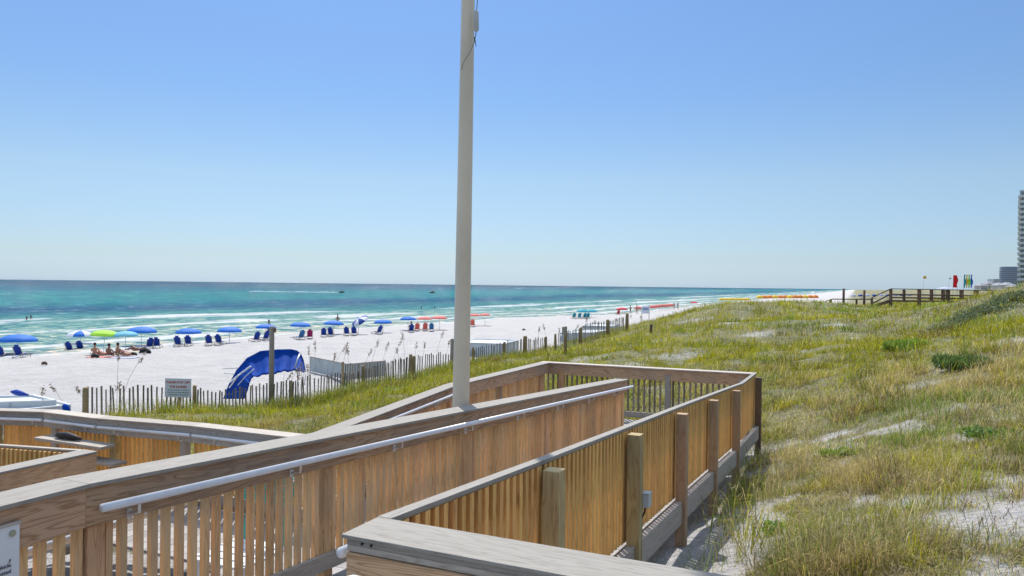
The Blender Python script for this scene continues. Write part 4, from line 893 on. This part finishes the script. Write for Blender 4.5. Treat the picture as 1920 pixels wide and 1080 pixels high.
# ------------------------------------------------------------------ people
def person(label, loc, rz, pose, skin='skin', cloth=(.1, .1, .12), sc_=1.0, hair=True, group=None):
    root = thing('person', loc, label, 'person', group, rz)
    if pose == 'stand': J = {'pel': (0, 0, .95), 'ch': (0, .01, 1.3), 'nk': (0, 0, 1.48), 'hd': (0, .02, 1.6), 'ht': (0, .02, 1.72), 'kL': (-.1, .03, .5), 'kR': (.11, -.02, .5), 'fL': (-.11, 0, .06), 'fR': (.13, -.05, .06), 'tL': (-.12, .14, .02), 'tR': (.14, .1, .02),
                           'sL': (-.18, 0, 1.4), 'sR': (.18, 0, 1.4), 'eL': (-.27, .02, 1.12), 'eR': (.26, .05, 1.12), 'hL': (-.25, .12, .88), 'hR': (.24, .16, .9)}
    elif pose == 'sit': J = {'pel': (0, 0, .12), 'ch': (0, -.08, .46), 'nk': (0, -.07, .63), 'hd': (0, -.03, .75), 'ht': (0, -.03, .88), 'kL': (-.16, .4, .42), 'kR': (.16, .42, .38), 'fL': (-.16, .62, .06), 'fR': (.18, .68, .06), 'tL': (-.16, .76, .05), 'tR': (.18, .82, .06),
                           'sL': (-.18, -.07, .56), 'sR': (.18, -.07, .56), 'eL': (-.26, .08, .36), 'eR': (.27, .05, .34), 'hL': (-.16, .3, .40), 'hR': (.3, .0, .08)}
    elif pose == 'lie': J = {'pel': (0, 0, .13), 'ch': (0, -.38, .17), 'nk': (0, -.58, .2), 'hd': (0, -.72, .24), 'ht': (0, -.84, .25), 'kL': (-.12, .45, .2), 'kR': (.12, .42, .38), 'fL': (-.12, .86, .08), 'fR': (.14, .75, .06), 'tL': (-.13, .95, .14), 'tR': (.14, .9, .05),
                           'sL': (-.18, -.48, .16), 'sR': (.18, -.48, .16), 'eL': (-.32, -.28, .08), 'eR': (.33, -.3, .08), 'hL': (-.3, -.02, .06), 'hR': (.28, -.04, .08)}
    elif pose == 'chair': J = {'pel': (0, .1, .42), 'ch': (0, -.12, .74), 'nk': (0, -.2, .9), 'hd': (0, -.2, 1.02), 'ht': (0, -.2, 1.14), 'kL': (-.12, .6, .46), 'kR': (.12, .6, .46), 'fL': (-.12, 1.05, .32), 'fR': (.12, 1.02, .34), 'tL': (-.13, 1.15, .42), 'tR': (.13, 1.12, .42),
                           'sL': (-.18, -.16, .84), 'sR': (.18, -.16, .84), 'eL': (-.3, .02, .6), 'eR': (.3, .02, .6), 'hL': (-.28, .3, .54), 'hR': (.28, .3, .54)}
    else: J = {'pel': (0, 0, -.5), 'ch': (0, .02, -.12), 'nk': (0, 0, .08), 'hd': (0, .02, .2), 'ht': (0, .02, .33), 'kL': (-.1, .1, -.9), 'kR': (.1, .1, -.9), 'fL': (-.1, 0, -1.2), 'fR': (.1, 0, -1.2), 'tL': (-.1, .1, -1.25), 'tR': (.1, .1, -1.25),
               'sL': (-.18, 0, .0), 'sR': (.18, 0, .0), 'eL': (-.34, .05, -.1), 'eR': (.34, .05, -.1), 'hL': (-.4, .2, -.05), 'hR': (.4, .2, -.05)}
    rad = {'pel': .13, 'ch': .13, 'nk': .055, 'hd': .095, 'ht': .07, 'kL': .06, 'kR': .06, 'fL': .04, 'fR': .04, 'tL': .035, 'tR': .035, 'sL': .06, 'sR': .06, 'eL': .042, 'eR': .042, 'hL': .034, 'hR': .034}
    E = [('pel', 'ch'), ('ch', 'nk'), ('nk', 'hd'), ('hd', 'ht'), ('pel', 'kL'), ('pel', 'kR'), ('kL', 'fL'), ('kR', 'fR'), ('fL', 'tL'), ('fR', 'tR'), ('ch', 'sL'), ('ch', 'sR'), ('sL', 'eL'), ('sR', 'eR'), ('eL', 'hL'), ('eR', 'hR')]
    def skinmesh(name, names, edges, k, mat):
        me = bpy.data.meshes.new(name); ix = {a: i for i, a in enumerate(names)}
        me.from_pydata([tuple(c*sc_ for c in J[a]) for a in names], [(ix[a], ix[b]) for a, b in edges], [])
        o = bpy.data.objects.new(name, me); COL.objects.link(o); o.parent = root
        md = o.modifiers.new('skin', 'SKIN'); md.use_smooth_shade = True; me.materials.append(mat)
        if not me.skin_vertices: me.attributes  # created with the modifier below
        bm = bmesh.new(); bm.from_mesh(me); sk = bm.verts.layers.skin.verify(); bm.verts.ensure_lookup_table()
        for a in names: v = bm.verts[ix[a]]; v[sk].radius = (rad[a]*k*sc_,)*2; v[sk].use_root = (a == names[0])
        bm.to_mesh(me); bm.free(); sb = o.modifiers.new('sub', 'SUBSURF'); sb.levels = 1; sb.render_levels = 1; return o
    skinmesh('body', list(J), E, 1, M[skin])
    cm = plain('cloth', cloth, .8, .1, 10)
    nm = ['pel', 'ch'] if pose != 'x' else ['pel']
    J2 = dict(J); J['m1'] = tuple((Vector(J['pel'])*.35+Vector(J['kL'])*.65)); J['m2'] = tuple((Vector(J['pel'])*.35+Vector(J['kR'])*.65)); rad['m1'] = rad['m2'] = .085
    J['w'] = tuple(Vector(J['pel']).lerp(Vector(J['ch']), .3)); rad['w'] = .12
    skinmesh('swim_shorts', ['pel', 'w', 'm1', 'm2'], [('pel', 'w'), ('pel', 'm1'), ('pel', 'm2')], 1.13, cm)
    mb = MB(); h = Vector(J['ht'])*sc_; mb.tube([h + Vector((0, -.03, -.09))*sc_, h + Vector((0, -.03, -.02))*sc_, h + Vector((0, -.02, .06))*sc_, h + Vector((0, 0, .085))*sc_], [.075*sc_, .1*sc_, .085*sc_, .03*sc_], 10)
    o = mb.build('hair', M['hair'], None, True); o.parent = root; o.matrix_parent_inverse = Matrix()
    return root
PE = [('person with orange towel sitting at left of the sunbathing group', 178, 668, 'sit', .3, 'skin', (.55, .1, .12)), ('person lying under the green umbrella in red swimwear', 190, 667, 'lie', 1.2, 'skin', (.6, .14, .1)),
      ('person in dark shirt sitting in the middle of the sunbathing group', 205, 670, 'sit', 0, 'skin2', (.02, .02, .03)), ('person in pale clothes sitting under the turquoise umbrella', 222, 668, 'sit', -.4, 'skin', (.6, .55, .5)),
      ('person in purple lying beside the turquoise umbrella', 236, 668, 'lie', 1.0, 'skin', (.3, .2, .5)), ('person lying on a brown mat below the blue umbrella', 254, 658, 'lie', 1.3, 'skin2', (.25, .15, .08)),
      ('person standing at the water behind a blue umbrella', 633, 616, 'stand', 0, 'skin2', (.05, .04, .04)), ('person reclining in the chair under the last blue umbrella', 771, 623.5, 'chair', .15, 'skin', (.05, .06, .1)),
      ('dark dressed person standing right of the red umbrella', 1182, 588, 'stand', 0, 'skin2', (.02, .02, .03)), ('person in red standing left of the pale sign back', 1194, 588, 'stand', .4, 'skin', (.5, .08, .06)),
      ('left of two people standing at the end of the coral row', 1264, 581, 'stand', 0, 'skin', (.6, .6, .6)), ('right of two people standing at the end of the coral row', 1271, 581, 'stand', .5, 'skin', (.4, .45, .5)),
      ('person standing among the far orange umbrellas', 1513, 566.5, 'stand', 0, 'skin2', (.25, .06, .03)), ('person behind the tall grey post by the chairs', 504, 634, 'stand', 0, 'skin2', (.1, .1, .1))]
for l_, px, pg, ps_, rz, sk_, cl_ in PE: g = beach_point(px, pg); g.z = max(g.z, -.3); person(l_, g, rz, ps_, sk_, cl_)
for l_, px, py in (('left swimmer of a pair by the breaking wave at left', 50, 600), ('right swimmer of a pair by the breaking wave at left', 58, 598), ('swimmer offshore left of the flagpole', 790, 579), ('second swimmer offshore close to the flagpole', 815, 579), ('swimmer far along the coast above the red umbrella', 1192, 568)):
    p = WH(px, py, 5.8); person(l_, p, 0, 'swim', 'skin2', (.03, .03, .04), 1.25)
for l_, px, pg, sx_, mt in (('striped orange towel under the sunbathers', 190, 670, 1.7, 'u_coral'), ('lilac towel beside the sunbathers', 233, 671, 1.6, 'u_pale'), ('brown mat below the blue umbrella', 254, 660, 1.8, 'timber')):
    g = on_ground(px, pg, 20, 200); mb = MB(); mb.box((g.x, g.y, g.z-.03), sx_, .9, .06, .1); tag(mb.build('towel', M[mt]), l_, 'towel')
for l_, px, pg, s_, mt in (('black bag on the sand below the sunbathers', 178, 671.5, .55, 'black'), ('dark bag on the sand right of the sunbathers', 272, 663, .9, 'black'), ('small dark bag between the towels and umbrella', 253, 667, .3, 'black'), ('driftwood piece on the open sand at left', 83, 685, .35, 'dark'), ('small dark lump on open sand right of flagpole', 982, 620, .35, 'dark')):
    g = on_ground(px, pg, 20, 200); mb = MB(); mb.tube([g+Vector((-s_/2, 0, .05)), g+Vector((-s_*.3, .02, .12*s_+.08)), g+Vector((s_*.1, 0, .2*s_+.08)), g+Vector((s_*.4, -.02, .1)), g+Vector((s_*.5, 0, .03))], [.03, .12*s_+.05, .16*s_+.05, .1*s_+.04, .02], 10)
    tag(mb.build('beach_bag' if mt == 'black' else 'driftwood', M[mt], None, True), l_, 'bag' if mt == 'black' else 'driftwood')
# pale sign back on two legs
g = on_ground(1210, 597, 20, 300); dS = 88.; a, b = WD(1203, 574, dS), WD(1218, 588, dS)
sg = thing('beach_sign', (a.x, dS, gz(a.x, dS)), 'pale blue white board on two legs above the dune edge', 'sign'); mb = MB(); mb.box(((a.x+b.x)/2, dS, b.z), b.x-a.x, .04, a.z-b.z); mb.build('board', M['stripe'], sg, bevel=.01)
mb = MB(); mb.box(((a.x+b.x)/2, dS-.03, b.z+(a.z-b.z)*.55), (b.x-a.x)*.7, .01, .12); mb.build('faded_print', M['u_blue'], sg)
for x in (a.x+.05, b.x-.05): mb = MB(); z0 = gz(x, dS); mb.box((x, dS+.04, z0), .07, .05, b.z-z0+.3); mb.build('leg', M['grey'], sg)
# jet skis far out
for l_, px, py, lf in (('jet ski with rider trailing white spray far out left of the flagpole', 641, 549, 1), ('small dark boat far out close to the flagpole', 811, 549.5, 0)):
    p = WH(px, py, 5.8); js = thing('jet_ski', p, l_, 'jet ski'); k = 1.25; mb = MB()
    mb.tube([p+Vector((-1.6*k, 0, .3)), p+Vector((-1*k, 0, .4)), p+Vector((.6*k, 0, .5)), p+Vector((1.6*k, 0, .8))], [.25*k, .42*k, .4*k, .05], 10); mb.build('hull', M['black'], js, True)
    mb = MB(); mb.bar(p+Vector((.3*k, -.4, 1.2*k)), p+Vector((.3*k, .4, 1.2*k)), .1); mb.bar(p+Vector((.5*k, 0, .6)), p+Vector((.3*k, 0, 1.2*k)), .12); mb.build('handlebar', M['black'], js)
    person('rider sitting on the '+('jet ski with spray' if lf else 'small dark boat')+' far out', p+Vector((-.3, 0, .8)), -1.5, 'sit', 'skin2', (.02, .02, .02), 1.2)
    if lf:
        mb = MB(); 
        for j in range(26): q = p+Vector((-3-j*2.1, random.uniform(-1, 1), .05)); s_ = random.uniform(.5, 1.1); mb.tube([q-Vector((1.6, 0, 0)), q+Vector((0, 0, .1*s_)), q+Vector((1.6, 0, 0))], [.1, .45*s_, .1], 8)
        o = mb.build('spray', M['stripe'], js, True); o['kind'] = 'stuff'

# ------------------------------------------------------------------ far walkway over the dune
def at_u(px, py, u0=79.):
    r = ray(px, py); s_ = u0/(SN*r.x + CS*r.y); return Vector((0, 0, ZC)) + r*s_
wk = thing('dune_walkover', at_u(1715, 582), 'dark brown timber walkover with stairs crossing the far dune', 'walkway')
for i, du in enumerate((0, 1.6)):
    u0 = 79.+du; mb = MB()
    def q(px, py): p = at_u(px, py); return p + Vector((SN, CS, 0))*du
    mb.bar(q(1671, 541.5), q(1925, 546), .16, .07); mb.bar(q(1671, 541.5), q(1635, 558.5), .14, .07); mb.bar(q(1635, 561.5), q(1560, 561), .14, .08); mb.bar(q(1560, 561), q(1546, 566), .12, .08)
    mb.build('top_rail', M['dark'], wk)
    mb = MB()
    mb.bar(q(1671, 552), q(1925, 556.5), .05, .12); mb.bar(q(1671, 558), q(1925, 562), .05, .12); mb.bar(q(1668, 553), q(1636, 569), .05, .1)
    mb.build('middle_rail', M['dark'], wk)
    for px, py in ((1671, 542), (1696, 543), (1725, 543), (1748, 543.5), (1770, 544), (1779, 544), (1805, 544.5), (1833, 545), (1861, 545.5), (1890, 546)):
        p = q(px, py); g = gz(p.x, p.y); mb = MB(); low = px in (1671, 1725, 1779, 1833, 1890); mb.bar((p.x, p.y, g-.3 if low else p.z-1.1), (p.x, p.y, p.z), .17 if low else .13); mb.build('post', M['dark'], wk)
    for px, py in ((1635, 559), (1606, 562), (1557, 561.5)):
        p = q(px, py); g = min(gz(p.x, p.y), p.z-1.0); mb = MB(); mb.bar((p.x, p.y, g), (p.x, p.y, p.z), .14); mb.build('post', M['dark'], wk)
def q0(px, py, du=0): return at_u(px, py) + Vector((SN, CS, 0))*du
mb = MB()
for (a_, b_) in (((1671, 562.5), (1925, 566)), ((1635, 575.5), (1556, 572))):
    A0, B0, A1, B1 = q0(*a_), q0(*b_), q0(*a_, 1.6), q0(*b_, 1.6); z = Vector((0, 0, .16)); mb.prism([A0-z, A1-z, A1, A0, B0-z, B1-z, B1, B0])
mb.build('deck', M['dark'], wk); mb = MB()
for k in range(9):
    px = 1669-k*3.9; py = 562.5+k*1.5; A0, A1 = q0(px, py), q0(px, py, 1.6); mb.bar(A0, A1, .3, .05)
mb.bar(q0(1671, 563.5), q0(1634, 577.5), .07, .28); mb.bar(q0(1671, 563.5, 1.6), q0(1634, 577.5, 1.6), .07, .28); mb.build('stairs', M['dark'], wk)
for px, top in ((1582, 541), (1620.5, 544)):
    p = at_u(px, top); p = p - Vector((SN, CS, 0))*.15; g = gz(p.x, p.y); mb = MB(); mb.tube([(p.x, p.y, g-.3), p], .11, 10); mb.build('light_pole', M['dark'], wk, True)

# flags
M['u_banner_red'] = plain('banner_red', (.72, .03, .04), .7, .03, transl=.35)
def flag(label, px, top, bot, wpx, cols, d_, pole_bot, rows=1):
    a = WD(px, top, d_); root = thing('beach_flag', (a.x, d_, gz(a.x, d_)), label, 'flag'); wd = wpx*d_/F; ht = (bot-top)*d_/F
    mb = MB(); mb.tube([(a.x, d_, gz(a.x, d_)-.2), (a.x, d_, a.z+.1)], .035, 8); mb.build('flagpole', M['white'], root, True)
    for i, cn in enumerate(cols):
        mb = MB(); n = 12; w1 = wd/len(cols)
        for j in range(n):
            z0, z1 = a.z - ht*j/n, a.z - ht*(j+1)/n; f = lambda z: .12*math.sin(z*4+px) ; x0 = a.x+.03+i*w1
            g0, g1 = (w1*.98, .02)
            for (xa, xb) in ((x0, x0+w1),): mb.prism([(xa+f(z1)*.3, d_+f(z1), z1), (xb+f(z1)*.3, d_+.1+f(z1+1), z1), (xb+f(z1)*.3, d_+.13+f(z1+1), z1), (xa+f(z1)*.3, d_+.03+f(z1), z1),
                                                          (xa+f(z0)*.3, d_+f(z0), z0), (xb+f(z0)*.3, d_+.1+f(z0+1), z0), (xb+f(z0)*.3, d_+.13+f(z0+1), z0), (xa+f(z0)*.3, d_+.03+f(z0), z0)])
        mb.build('cloth', M['u_'+cn], root)
flag('tall red vertical banner behind the far walkover', 1787, 516, 539, 9, ['banner_red'], 120, 545)
flag('tall striped teal, yellow and blue vertical banner behind the far walkover', 1807, 515, 539.5, 17, ['teal', 'yellow', 'green', 'blue'], 120, 545)
flag('small yellow green flag on a thin pole left of the banners', 1731, 517.5, 522.5, 7, ['yellow'], 125, 545)
flag('small grey flag on a thin pole left of the red banner', 1779, 520.5, 523.5, 4, ['pale'], 125, 545)

# ------------------------------------------------------------------ buildings
M['concrete'] = plain('hazy_concrete', (.36, .40, .46), .8, .06, .05); M['glass'] = plain('green_tint_glass', (.10, .19, .19), .2, .2, .1, spec=.6); M['balc'] = plain('balcony_white', (.55, .58, .58), .7, .05, .05)
M['house'] = plain('pale_house', (.5, .48, .45), .8, .1, .05); M['roof'] = plain('grey_roof', (.25, .26, .29), .8); M['slate'] = plain('blue_grey_tower', (.20, .235, .31), .7, .08, .02)
dT = 0.; xx_ = WD(1914, 500, 430).x; x0 = 0; zt_ = WD(1914, 361, 430).z; tw_ = thing('tower_block', (xx_, 430, 0), 'tall balconied apartment tower cut by the right edge of the view', 'building', None, -math.atan2(xx_, 430)-.02)
mb = MB(); mb.box((x0+12, dT+12, 0), 24, 24, zt_); mb.build('wall', M['glass'], tw_); nfl = 20; fh_ = (zt_-3)/nfl
for k in range(nfl):
    z = 3+k*fh_; mb = MB(); mb.box((x0+12, dT+11.5, z), 27.5, 28, .35); mb.build('floor_slab', M['balc'], tw_)
    mb = MB(); mb.box((x0-1.7, dT+10, z+.35), .08, 22, 1.0); mb.box((x0+11, dT-2.4, z+.35), 25, .08, 1.0); mb.build('balcony_rail', M['balc'], tw_)
mb = MB(); 
for yy in (0, 8, 16, 24): mb.box((x0-.3, dT+yy, 0), .9, .5, zt_)
for xx in (1, 7, 13, 19): mb.box((x0+xx, dT-.35, 0), .6, .6, zt_)
mb.build('column', M['concrete'], tw_); mb = MB(); mb.box((x0+12, dT+12, zt_), 26, 26, 1.2); mb.build('roof', M['concrete'], tw_)
dB = 1150.; a, b = WD(1877, 502, dB), WD(1911, 502, dB); rt = thing('round_tower', ((a.x+b.x)/2, dB, 3), 'rounded blue grey hotel tower beyond the apartment tower', 'building')
cx, rB = (a.x+b.x)/2, (b.x-a.x)/2; mb = MB(); mb.tube([(cx, dB, 0), (cx, dB, a.z)], rB, 40); mb.build('wall', M['slate'], rt, False)
for k in range(11): z = 6+k*(a.z-8)/11; mb = MB(); mb.tube([(cx, dB, z), (cx, dB, z+.7)], rB+.6, 40); mb.build('floor_band', M['concrete'], rt)
mb = MB(); mb.tube([(cx, dB, a.z), (cx, dB, a.z+1.5)], rB*.98, 40); mb.build('roof', M['slate'], rt)
for i, (px, top, wp, d_, rf) in enumerate(((1846, 531, 13, 700, 1), (1859, 527, 12, 720, 1), (1869, 523, 10, 760, 0), (1880, 530, 14, 600, 1), (1896, 529, 14, 560, 1), (1908, 533, 10, 520, 1))):
    a = WD(px-wp/2, top, d_); b = WD(px+wp/2, top, d_); cx = (a.x+b.x)/2; W_ = b.x-a.x; ht = a.z
    hs_ = thing('beach_house', (cx, d_, 3), ['small pale house at the left end of the far houses', 'taller pale house second in the far cluster', 'narrow flat roofed block left of the round tower', 'pale house below the round tower', 'wide pale house between the towers', 'low house at the foot of the apartment tower'][i], 'house')
    mb = MB(); mb.box((cx, d_+5, 0), W_, 10, ht*.82); mb.build('wall', M['house'], hs_)
    if rf: mb = MB(); z = ht*.82; w2 = W_/2+.5; P8 = [(cx-w2, d_-.6, z), (cx+w2, d_-.6, z), (cx+w2, d_+10.6, z), (cx-w2, d_+10.6, z), (cx-w2*.3, d_+4, ht), (cx+w2*.3, d_+4, ht), (cx+w2*.3, d_+6, ht), (cx-w2*.3, d_+6, ht)]; mb.prism([Vector(p) for p in P8]); mb.build('roof', M['roof'], hs_)
    else: mb = MB(); mb.box((cx, d_+5, ht*.82), W_+.6, 10.6, ht*.18); mb.build('roof', M['concrete'], hs_)
    for r_ in range(2):
        for c_ in range(3): mb = MB(); mb.box((cx+(c_-1)*W_*.3, d_-.03, ht*(.3+.27*r_)), W_*.14, .1, ht*.12); mb.build('window', M['glass'], hs_)
# white tents near the banners
for i, (px, wp) in enumerate(((1782, 26),)):
    a = WD(px-wp/2, 541, 150); b = WD(px+wp/2, 541, 150); cx = (a.x+b.x)/2; W_ = b.x-a.x; tt = thing('beach_tent', (cx, 150, a.z-2.4), 'low pale canopy tent behind the far walkover below the banners', 'tent')
    apex = (cx, 151.5, WD(px, 537.5, 150).z); c_ = [(a.x, 150, a.z), (b.x, 150, a.z), (b.x, 153, a.z), (a.x, 153, a.z)]; mb = MB()
    for j in range(4): mb.poly([c_[j], c_[(j+1) % 4], apex])
    mb.build('canopy', M['u_pale'], tt)
    for x, y, z in c_: mb = MB(); mb.tube([(x, y, gz(x, y)), (x, y, z)], .06, 6); mb.build('leg', M['white'], tt)

# ------------------------------------------------------------------ shrubs, leafy plants, scrub
m, t = newmat('leaf'); ca = N(t, 'ShaderNodeAttribute', attribute_name='col'); df = N(t, 'ShaderNodeBsdfPrincipled'); df.inputs['Roughness'].default_value = .5; t.links.new(ca.outputs['Color'], df.inputs[0])
tr = N(t, 'ShaderNodeBsdfTranslucent'); t.links.new(ca.outputs['Color'], tr.inputs[0]); mx = setin(N(t, 'ShaderNodeMixShader'), {0: .35}); t.links.new(df.outputs[0], mx.inputs[1]); t.links.new(tr.outputs[0], mx.inputs[2])
o = N(t, 'ShaderNodeOutputMaterial'); t.links.new(mx.outputs[0], o.inputs[0]); M['leaf'] = m
def leaves(name, C_, col, size, parent=None, var=.35, up=0, ratio=.45):
    n = len(C_); a = rng.normal(size=(n, 3)); a[:, 2] = np.abs(a[:, 2])+up if up else a[:, 2]; a /= np.linalg.norm(a, axis=1)[:, None]; b = np.cross(a, rng.normal(size=(n, 3))); b /= np.linalg.norm(b, axis=1)[:, None]
    s = (size*rng.uniform(.6, 1.3, n))[:, None]; V = np.stack([C_-a*s, C_+b*s*ratio, C_+a*s, C_-b*s*ratio], 1)
    me = mesh_np(name, V.reshape(-1, 3), (np.arange(n)*4)[:, None]+np.arange(4)[None], False); me.materials.append(M['leaf'])
    at = me.attributes.new('col', 'FLOAT_COLOR', 'POINT'); c = np.array(col)[None]*(1+var*rng.uniform(-1, 1, (n, 1)))*(1+.15*rng.uniform(-1, 1, (n, 3))); c = np.concatenate([np.clip(c, 0, 1), np.ones((n, 1))], 1)
    at.data.foreach_set('color', np.repeat(c, 4, 0).astype(np.float32).ravel())
    o = bpy.data.objects.new(name, me); COL.objects.link(o)
    if parent is not None: o.parent = parent; o.matrix_parent_inverse = Matrix.Translation(-parent.location)
    return o
def shrub(label, px, py, wpx, hm, col, n, leaf, lobes=7, up=1.2, ratio=.13):
    g = on_ground(px, py, 4, 120); wd = wpx*g.y/F; root = thing('shrub', g, label, 'shrub'); P = []
    cl = [(random.uniform(-.5, .5)*wd*.75, random.uniform(-.4, .4)*wd*.6, random.uniform(.25, .8)*hm, random.uniform(.16, .3)) for _ in range(lobes)]
    for (x, y, z, r_) in cl:
        k = n//lobes; q = rng.normal(size=(k, 3)); q /= np.linalg.norm(q, axis=1)[:, None]; q *= rng.uniform(.5, 1.05, (k, 1)); P.append(np.array([g.x+x, g.y+y, g.z+z])+q*np.array([r_*wd, r_*wd, r_*hm*1.3]))
    C_ = np.concatenate(P); C_[:, 2] = np.maximum(C_[:, 2], ground_z(C_[:, 0], C_[:, 1])+.01); leaves('foliage', C_, col, leaf, root, .5, up, ratio)
    mb = MB()
    for (x, y, z, r_) in cl: mb.tube([g - Vector((0, 0, .05)), g+Vector((x*.4, y*.4, z*.5)), g+Vector((x, y, z))], [.02, .014, .006], 5)
    mb.build('stem', M['dark'], root)
shrub('dark green rounded shrub on the right slope', 1800, 690, 84, .20, (.12, .19, .045), 2600, .11, 14)
shrub('brighter green shrub in the hollow left of the dark one', 1697, 656, 72, .20, (.21, .32, .035), 2400, .13, 14)
shrub('small bright leafy plant near the bottom by the railing', 1447, 1003, 40, .13, (.13, .30, .03), 260, .024, 7, 0, .45)
shrub('spreading green leafy plant near the right edge', 1868, 826, 130, .13, (.12, .22, .03), 1500, .03, 14, 0, .35)
shrub('yellow green leafy plant low on the slope', 1570, 858, 70, .12, (.26, .34, .05), 700, .045, 8, .6, .2)
# scrub mat draped over the right hand ridge
n = 26000; base0, base1 = on_ground(1795, 612, 10, 60), on_ground(1915, 560, 10, 60)
kk = rng.uniform(-.12, 1.35, n); X = base0.x+(base1.x-base0.x)*kk + rng.normal(0, .42, n)*(1+.5*kk); Y = base0.y+(base1.y-base0.y)*kk + rng.normal(0, .5, n)
keep = fbm(X, Y, .8, 7, 3) + .1*rng.random(n) > .47; X, Y = X[keep], Y[keep]; n = len(X)
Hs = .42*fbm(X, Y, .9, 5, 3)*rng.random(n)**.5; Z = ground_z(X, Y) + Hs
o = leaves('dune_scrub', np.stack([X, Y, Z], -1), (.13, .165, .075), .07, None, .6, .5, .2); tag(o, 'grey green scrub and vines matted over the right hand dune ridge', 'scrub', kind='stuff')

# sea oats
def sea_oat(label, px, pyb, d_, hpx, lean, heads=True, group='sea oats standing up from the dune grass'):
    p = WD(px, pyb, d_); g = gz(p.x, p.y); z1 = p.z + hpx*d_/F; root = thing('sea_oat', (p.x, d_, g), label, 'plant', group)
    H = z1-g; pts = [Vector((p.x+lean*H*k**2, d_, g+H*k*(1-.08*k))) for k in (0, .3, .6, .85, 1)]; mb = MB(); mb.tube(pts, [.008, .007, .006, .005, .004], 5); mb.build('stem', M['timber'], root)
    if heads:
        C_ = []; 
        for j in range(60): k = random.random()**.8; q = pts[-1].lerp(pts[-2], k*1.15) + Vector((lean*.1*k+random.gauss(0, .035), random.gauss(0, .03), random.gauss(0, .03)-.02*k)); C_.append(tuple(q))
        leaves('seed_head', np.array(C_), (.20, .15, .09), .032, root)
so_ = [(219, 745, 24.3, 105, .02, 'tallest sea oat left of the dunes sign'), (225, 748, 24.1, 100, .35, 'sea oat leaning right beside the tallest one'), (201, 750, 24.6, 40, .3, 'short sea oat left of the tallest one'), (166, 746, 24.5, 28, -.3, 'short sea oat above the first fence post'),
       (128, 762, 24.8, 48, -.4, 'sea oat leaning left before the first fence post'), (79, 760, 24.9, 40, .02, 'upright sea oat above the white boxes')]
for px, pb, d_, hp, ln, l_ in so_: sea_oat(l_, px, pb, d_, hp, ln)
for i in range(16):
    px = 575+i*17+random.uniform(-6, 6); sea_oat('pale sea oat against the open sand between the fence and the umbrellas', px, 690-i*1.5, 31+i*.5, random.uniform(28, 62), random.uniform(-.1, .35), group='sea oats over the middle sand fence')
for i in range(10):
    px = 1010+i*21+random.uniform(-6, 6); sea_oat('faint sea oat stalk rising above the dune by the far enclosures', px, 650-i*3, 42+i*2, random.uniform(30, 50), random.uniform(-.15, .25), group='sea oats near the far enclosures')
for i in range(9):
    px = 520+i*8.+random.uniform(-3, 3); sea_oat('pale sea oat in front of the blue cover', px, 735, 27, random.uniform(35, 62), random.uniform(-.1, .3), i % 2 == 0, group='sea oats in front of the blue cover')

# turquoise slatted chair glimpsed through the pickets
tc_ = U(4.45, 4.35, 1.6+LVL); tq = thing('slatted_chair', tc_, 'turquoise slatted chair glimpsed through the pickets of the middle railing', 'chair')
mb = MB(); n_ = Vector((SN, CS, 0)); s_ = Vector((-CS, SN, 0))
for k in range(3): z = .74+.075*k; q = tc_+Vector((0, 0, z)) + n_*(.25+.02*k); mb.bar(q - s_*.27, q + s_*.27, .02, .068)
for b in (-.2, .2): mb.bar(tc_+n_*.2+s_*b+Vector((0,0,.3)), tc_+n_*.33+s_*b+Vector((0,0,.95)), .03)
mb.build('backrest', M['teal'], tq); mb = MB()
for k in range(5): q = tc_+Vector((0, 0, .38)) + n_*(-.25+.11*k); mb.bar(q - s_*.27, q + s_*.27, .085, .02)
mb.build('seat', M['white'], tq)
for a in (-.25, .25):
    for b in (-.25, .22): mb = MB(); q = tc_ + n_*a*.9 + s_*b; mb.bar(q, q+Vector((0, 0, .4)), .04); mb.build('leg', M['white'], tq)

# tall grass hugging the fence and the railing foot
def patch_grass(name, label, pts, n, sx_, sy_, h0, h1, w_, col=('olive', 'green'), Lean=.5):
    X = []; Y = []
    for (x, y) in pts: X.append(x+rng.normal(0, sx_, n)); Y.append(y+rng.normal(0, sy_, n))
    X = np.concatenate(X); Y = np.concatenate(Y); u, v = xy2uv(X, Y); k = ~in_deck(u, v, .05); X, Y = X[k], Y[k]; m_ = len(X)
    idx = np.concatenate([np.arange(*IDX[c_]) for c_ in col]); cc = PALL[rng.choice(idx, m_)]*rng.uniform(.5, 1.0, (m_, 1))*np.array([1, .97, .75])[None]
    az = rng.uniform(0, 2*np.pi, m_)
    return blades(name, label, X, Y, rng.uniform(h0, h1, m_), w_*rng.uniform(.7, 1.3, m_), np.clip(rng.normal(Lean, .22, m_), .05, 1.2), az, cc)
pts = []
for px in list(range(225, 1030, 9)): 
    d_ = float(np.interp(px, [162, 345, 585, 778, 965, 1174], [24.6, 26, 30, 36.5, 43, 55])) - random.uniform(.2, 1.6)
    if 0 <= px < 420 and random.random() < .15: continue
    p = WD(px, 700, d_); pts.append((p.x, p.y))
pts = [q for q in pts if vnoise(q[0]/1.3, q[1]/1.3, 77) > .38 or random.random() < .3]
patch_grass('dune_grass', 'tall yellow green grass growing through the sand fences', pts, 190, .28, .5, .2, .85, .013, ('olive', 'green', 'straw', 'olive', 'bright'))
pts = [tuple(on_ground(px, py, 3, 40).xy) for px, py in ((1352, 905), (1395, 870), (1358, 930), (1382, 885), (1375, 980), (1385, 950), (1400, 930), (1400, 1010), (1400, 1040))]
patch_grass('dune_grass', 'long arching grass beside the right hand railing posts', pts, 90, .15, .15, .2, .6, .006, ('green', 'straw', 'olive'), .9)
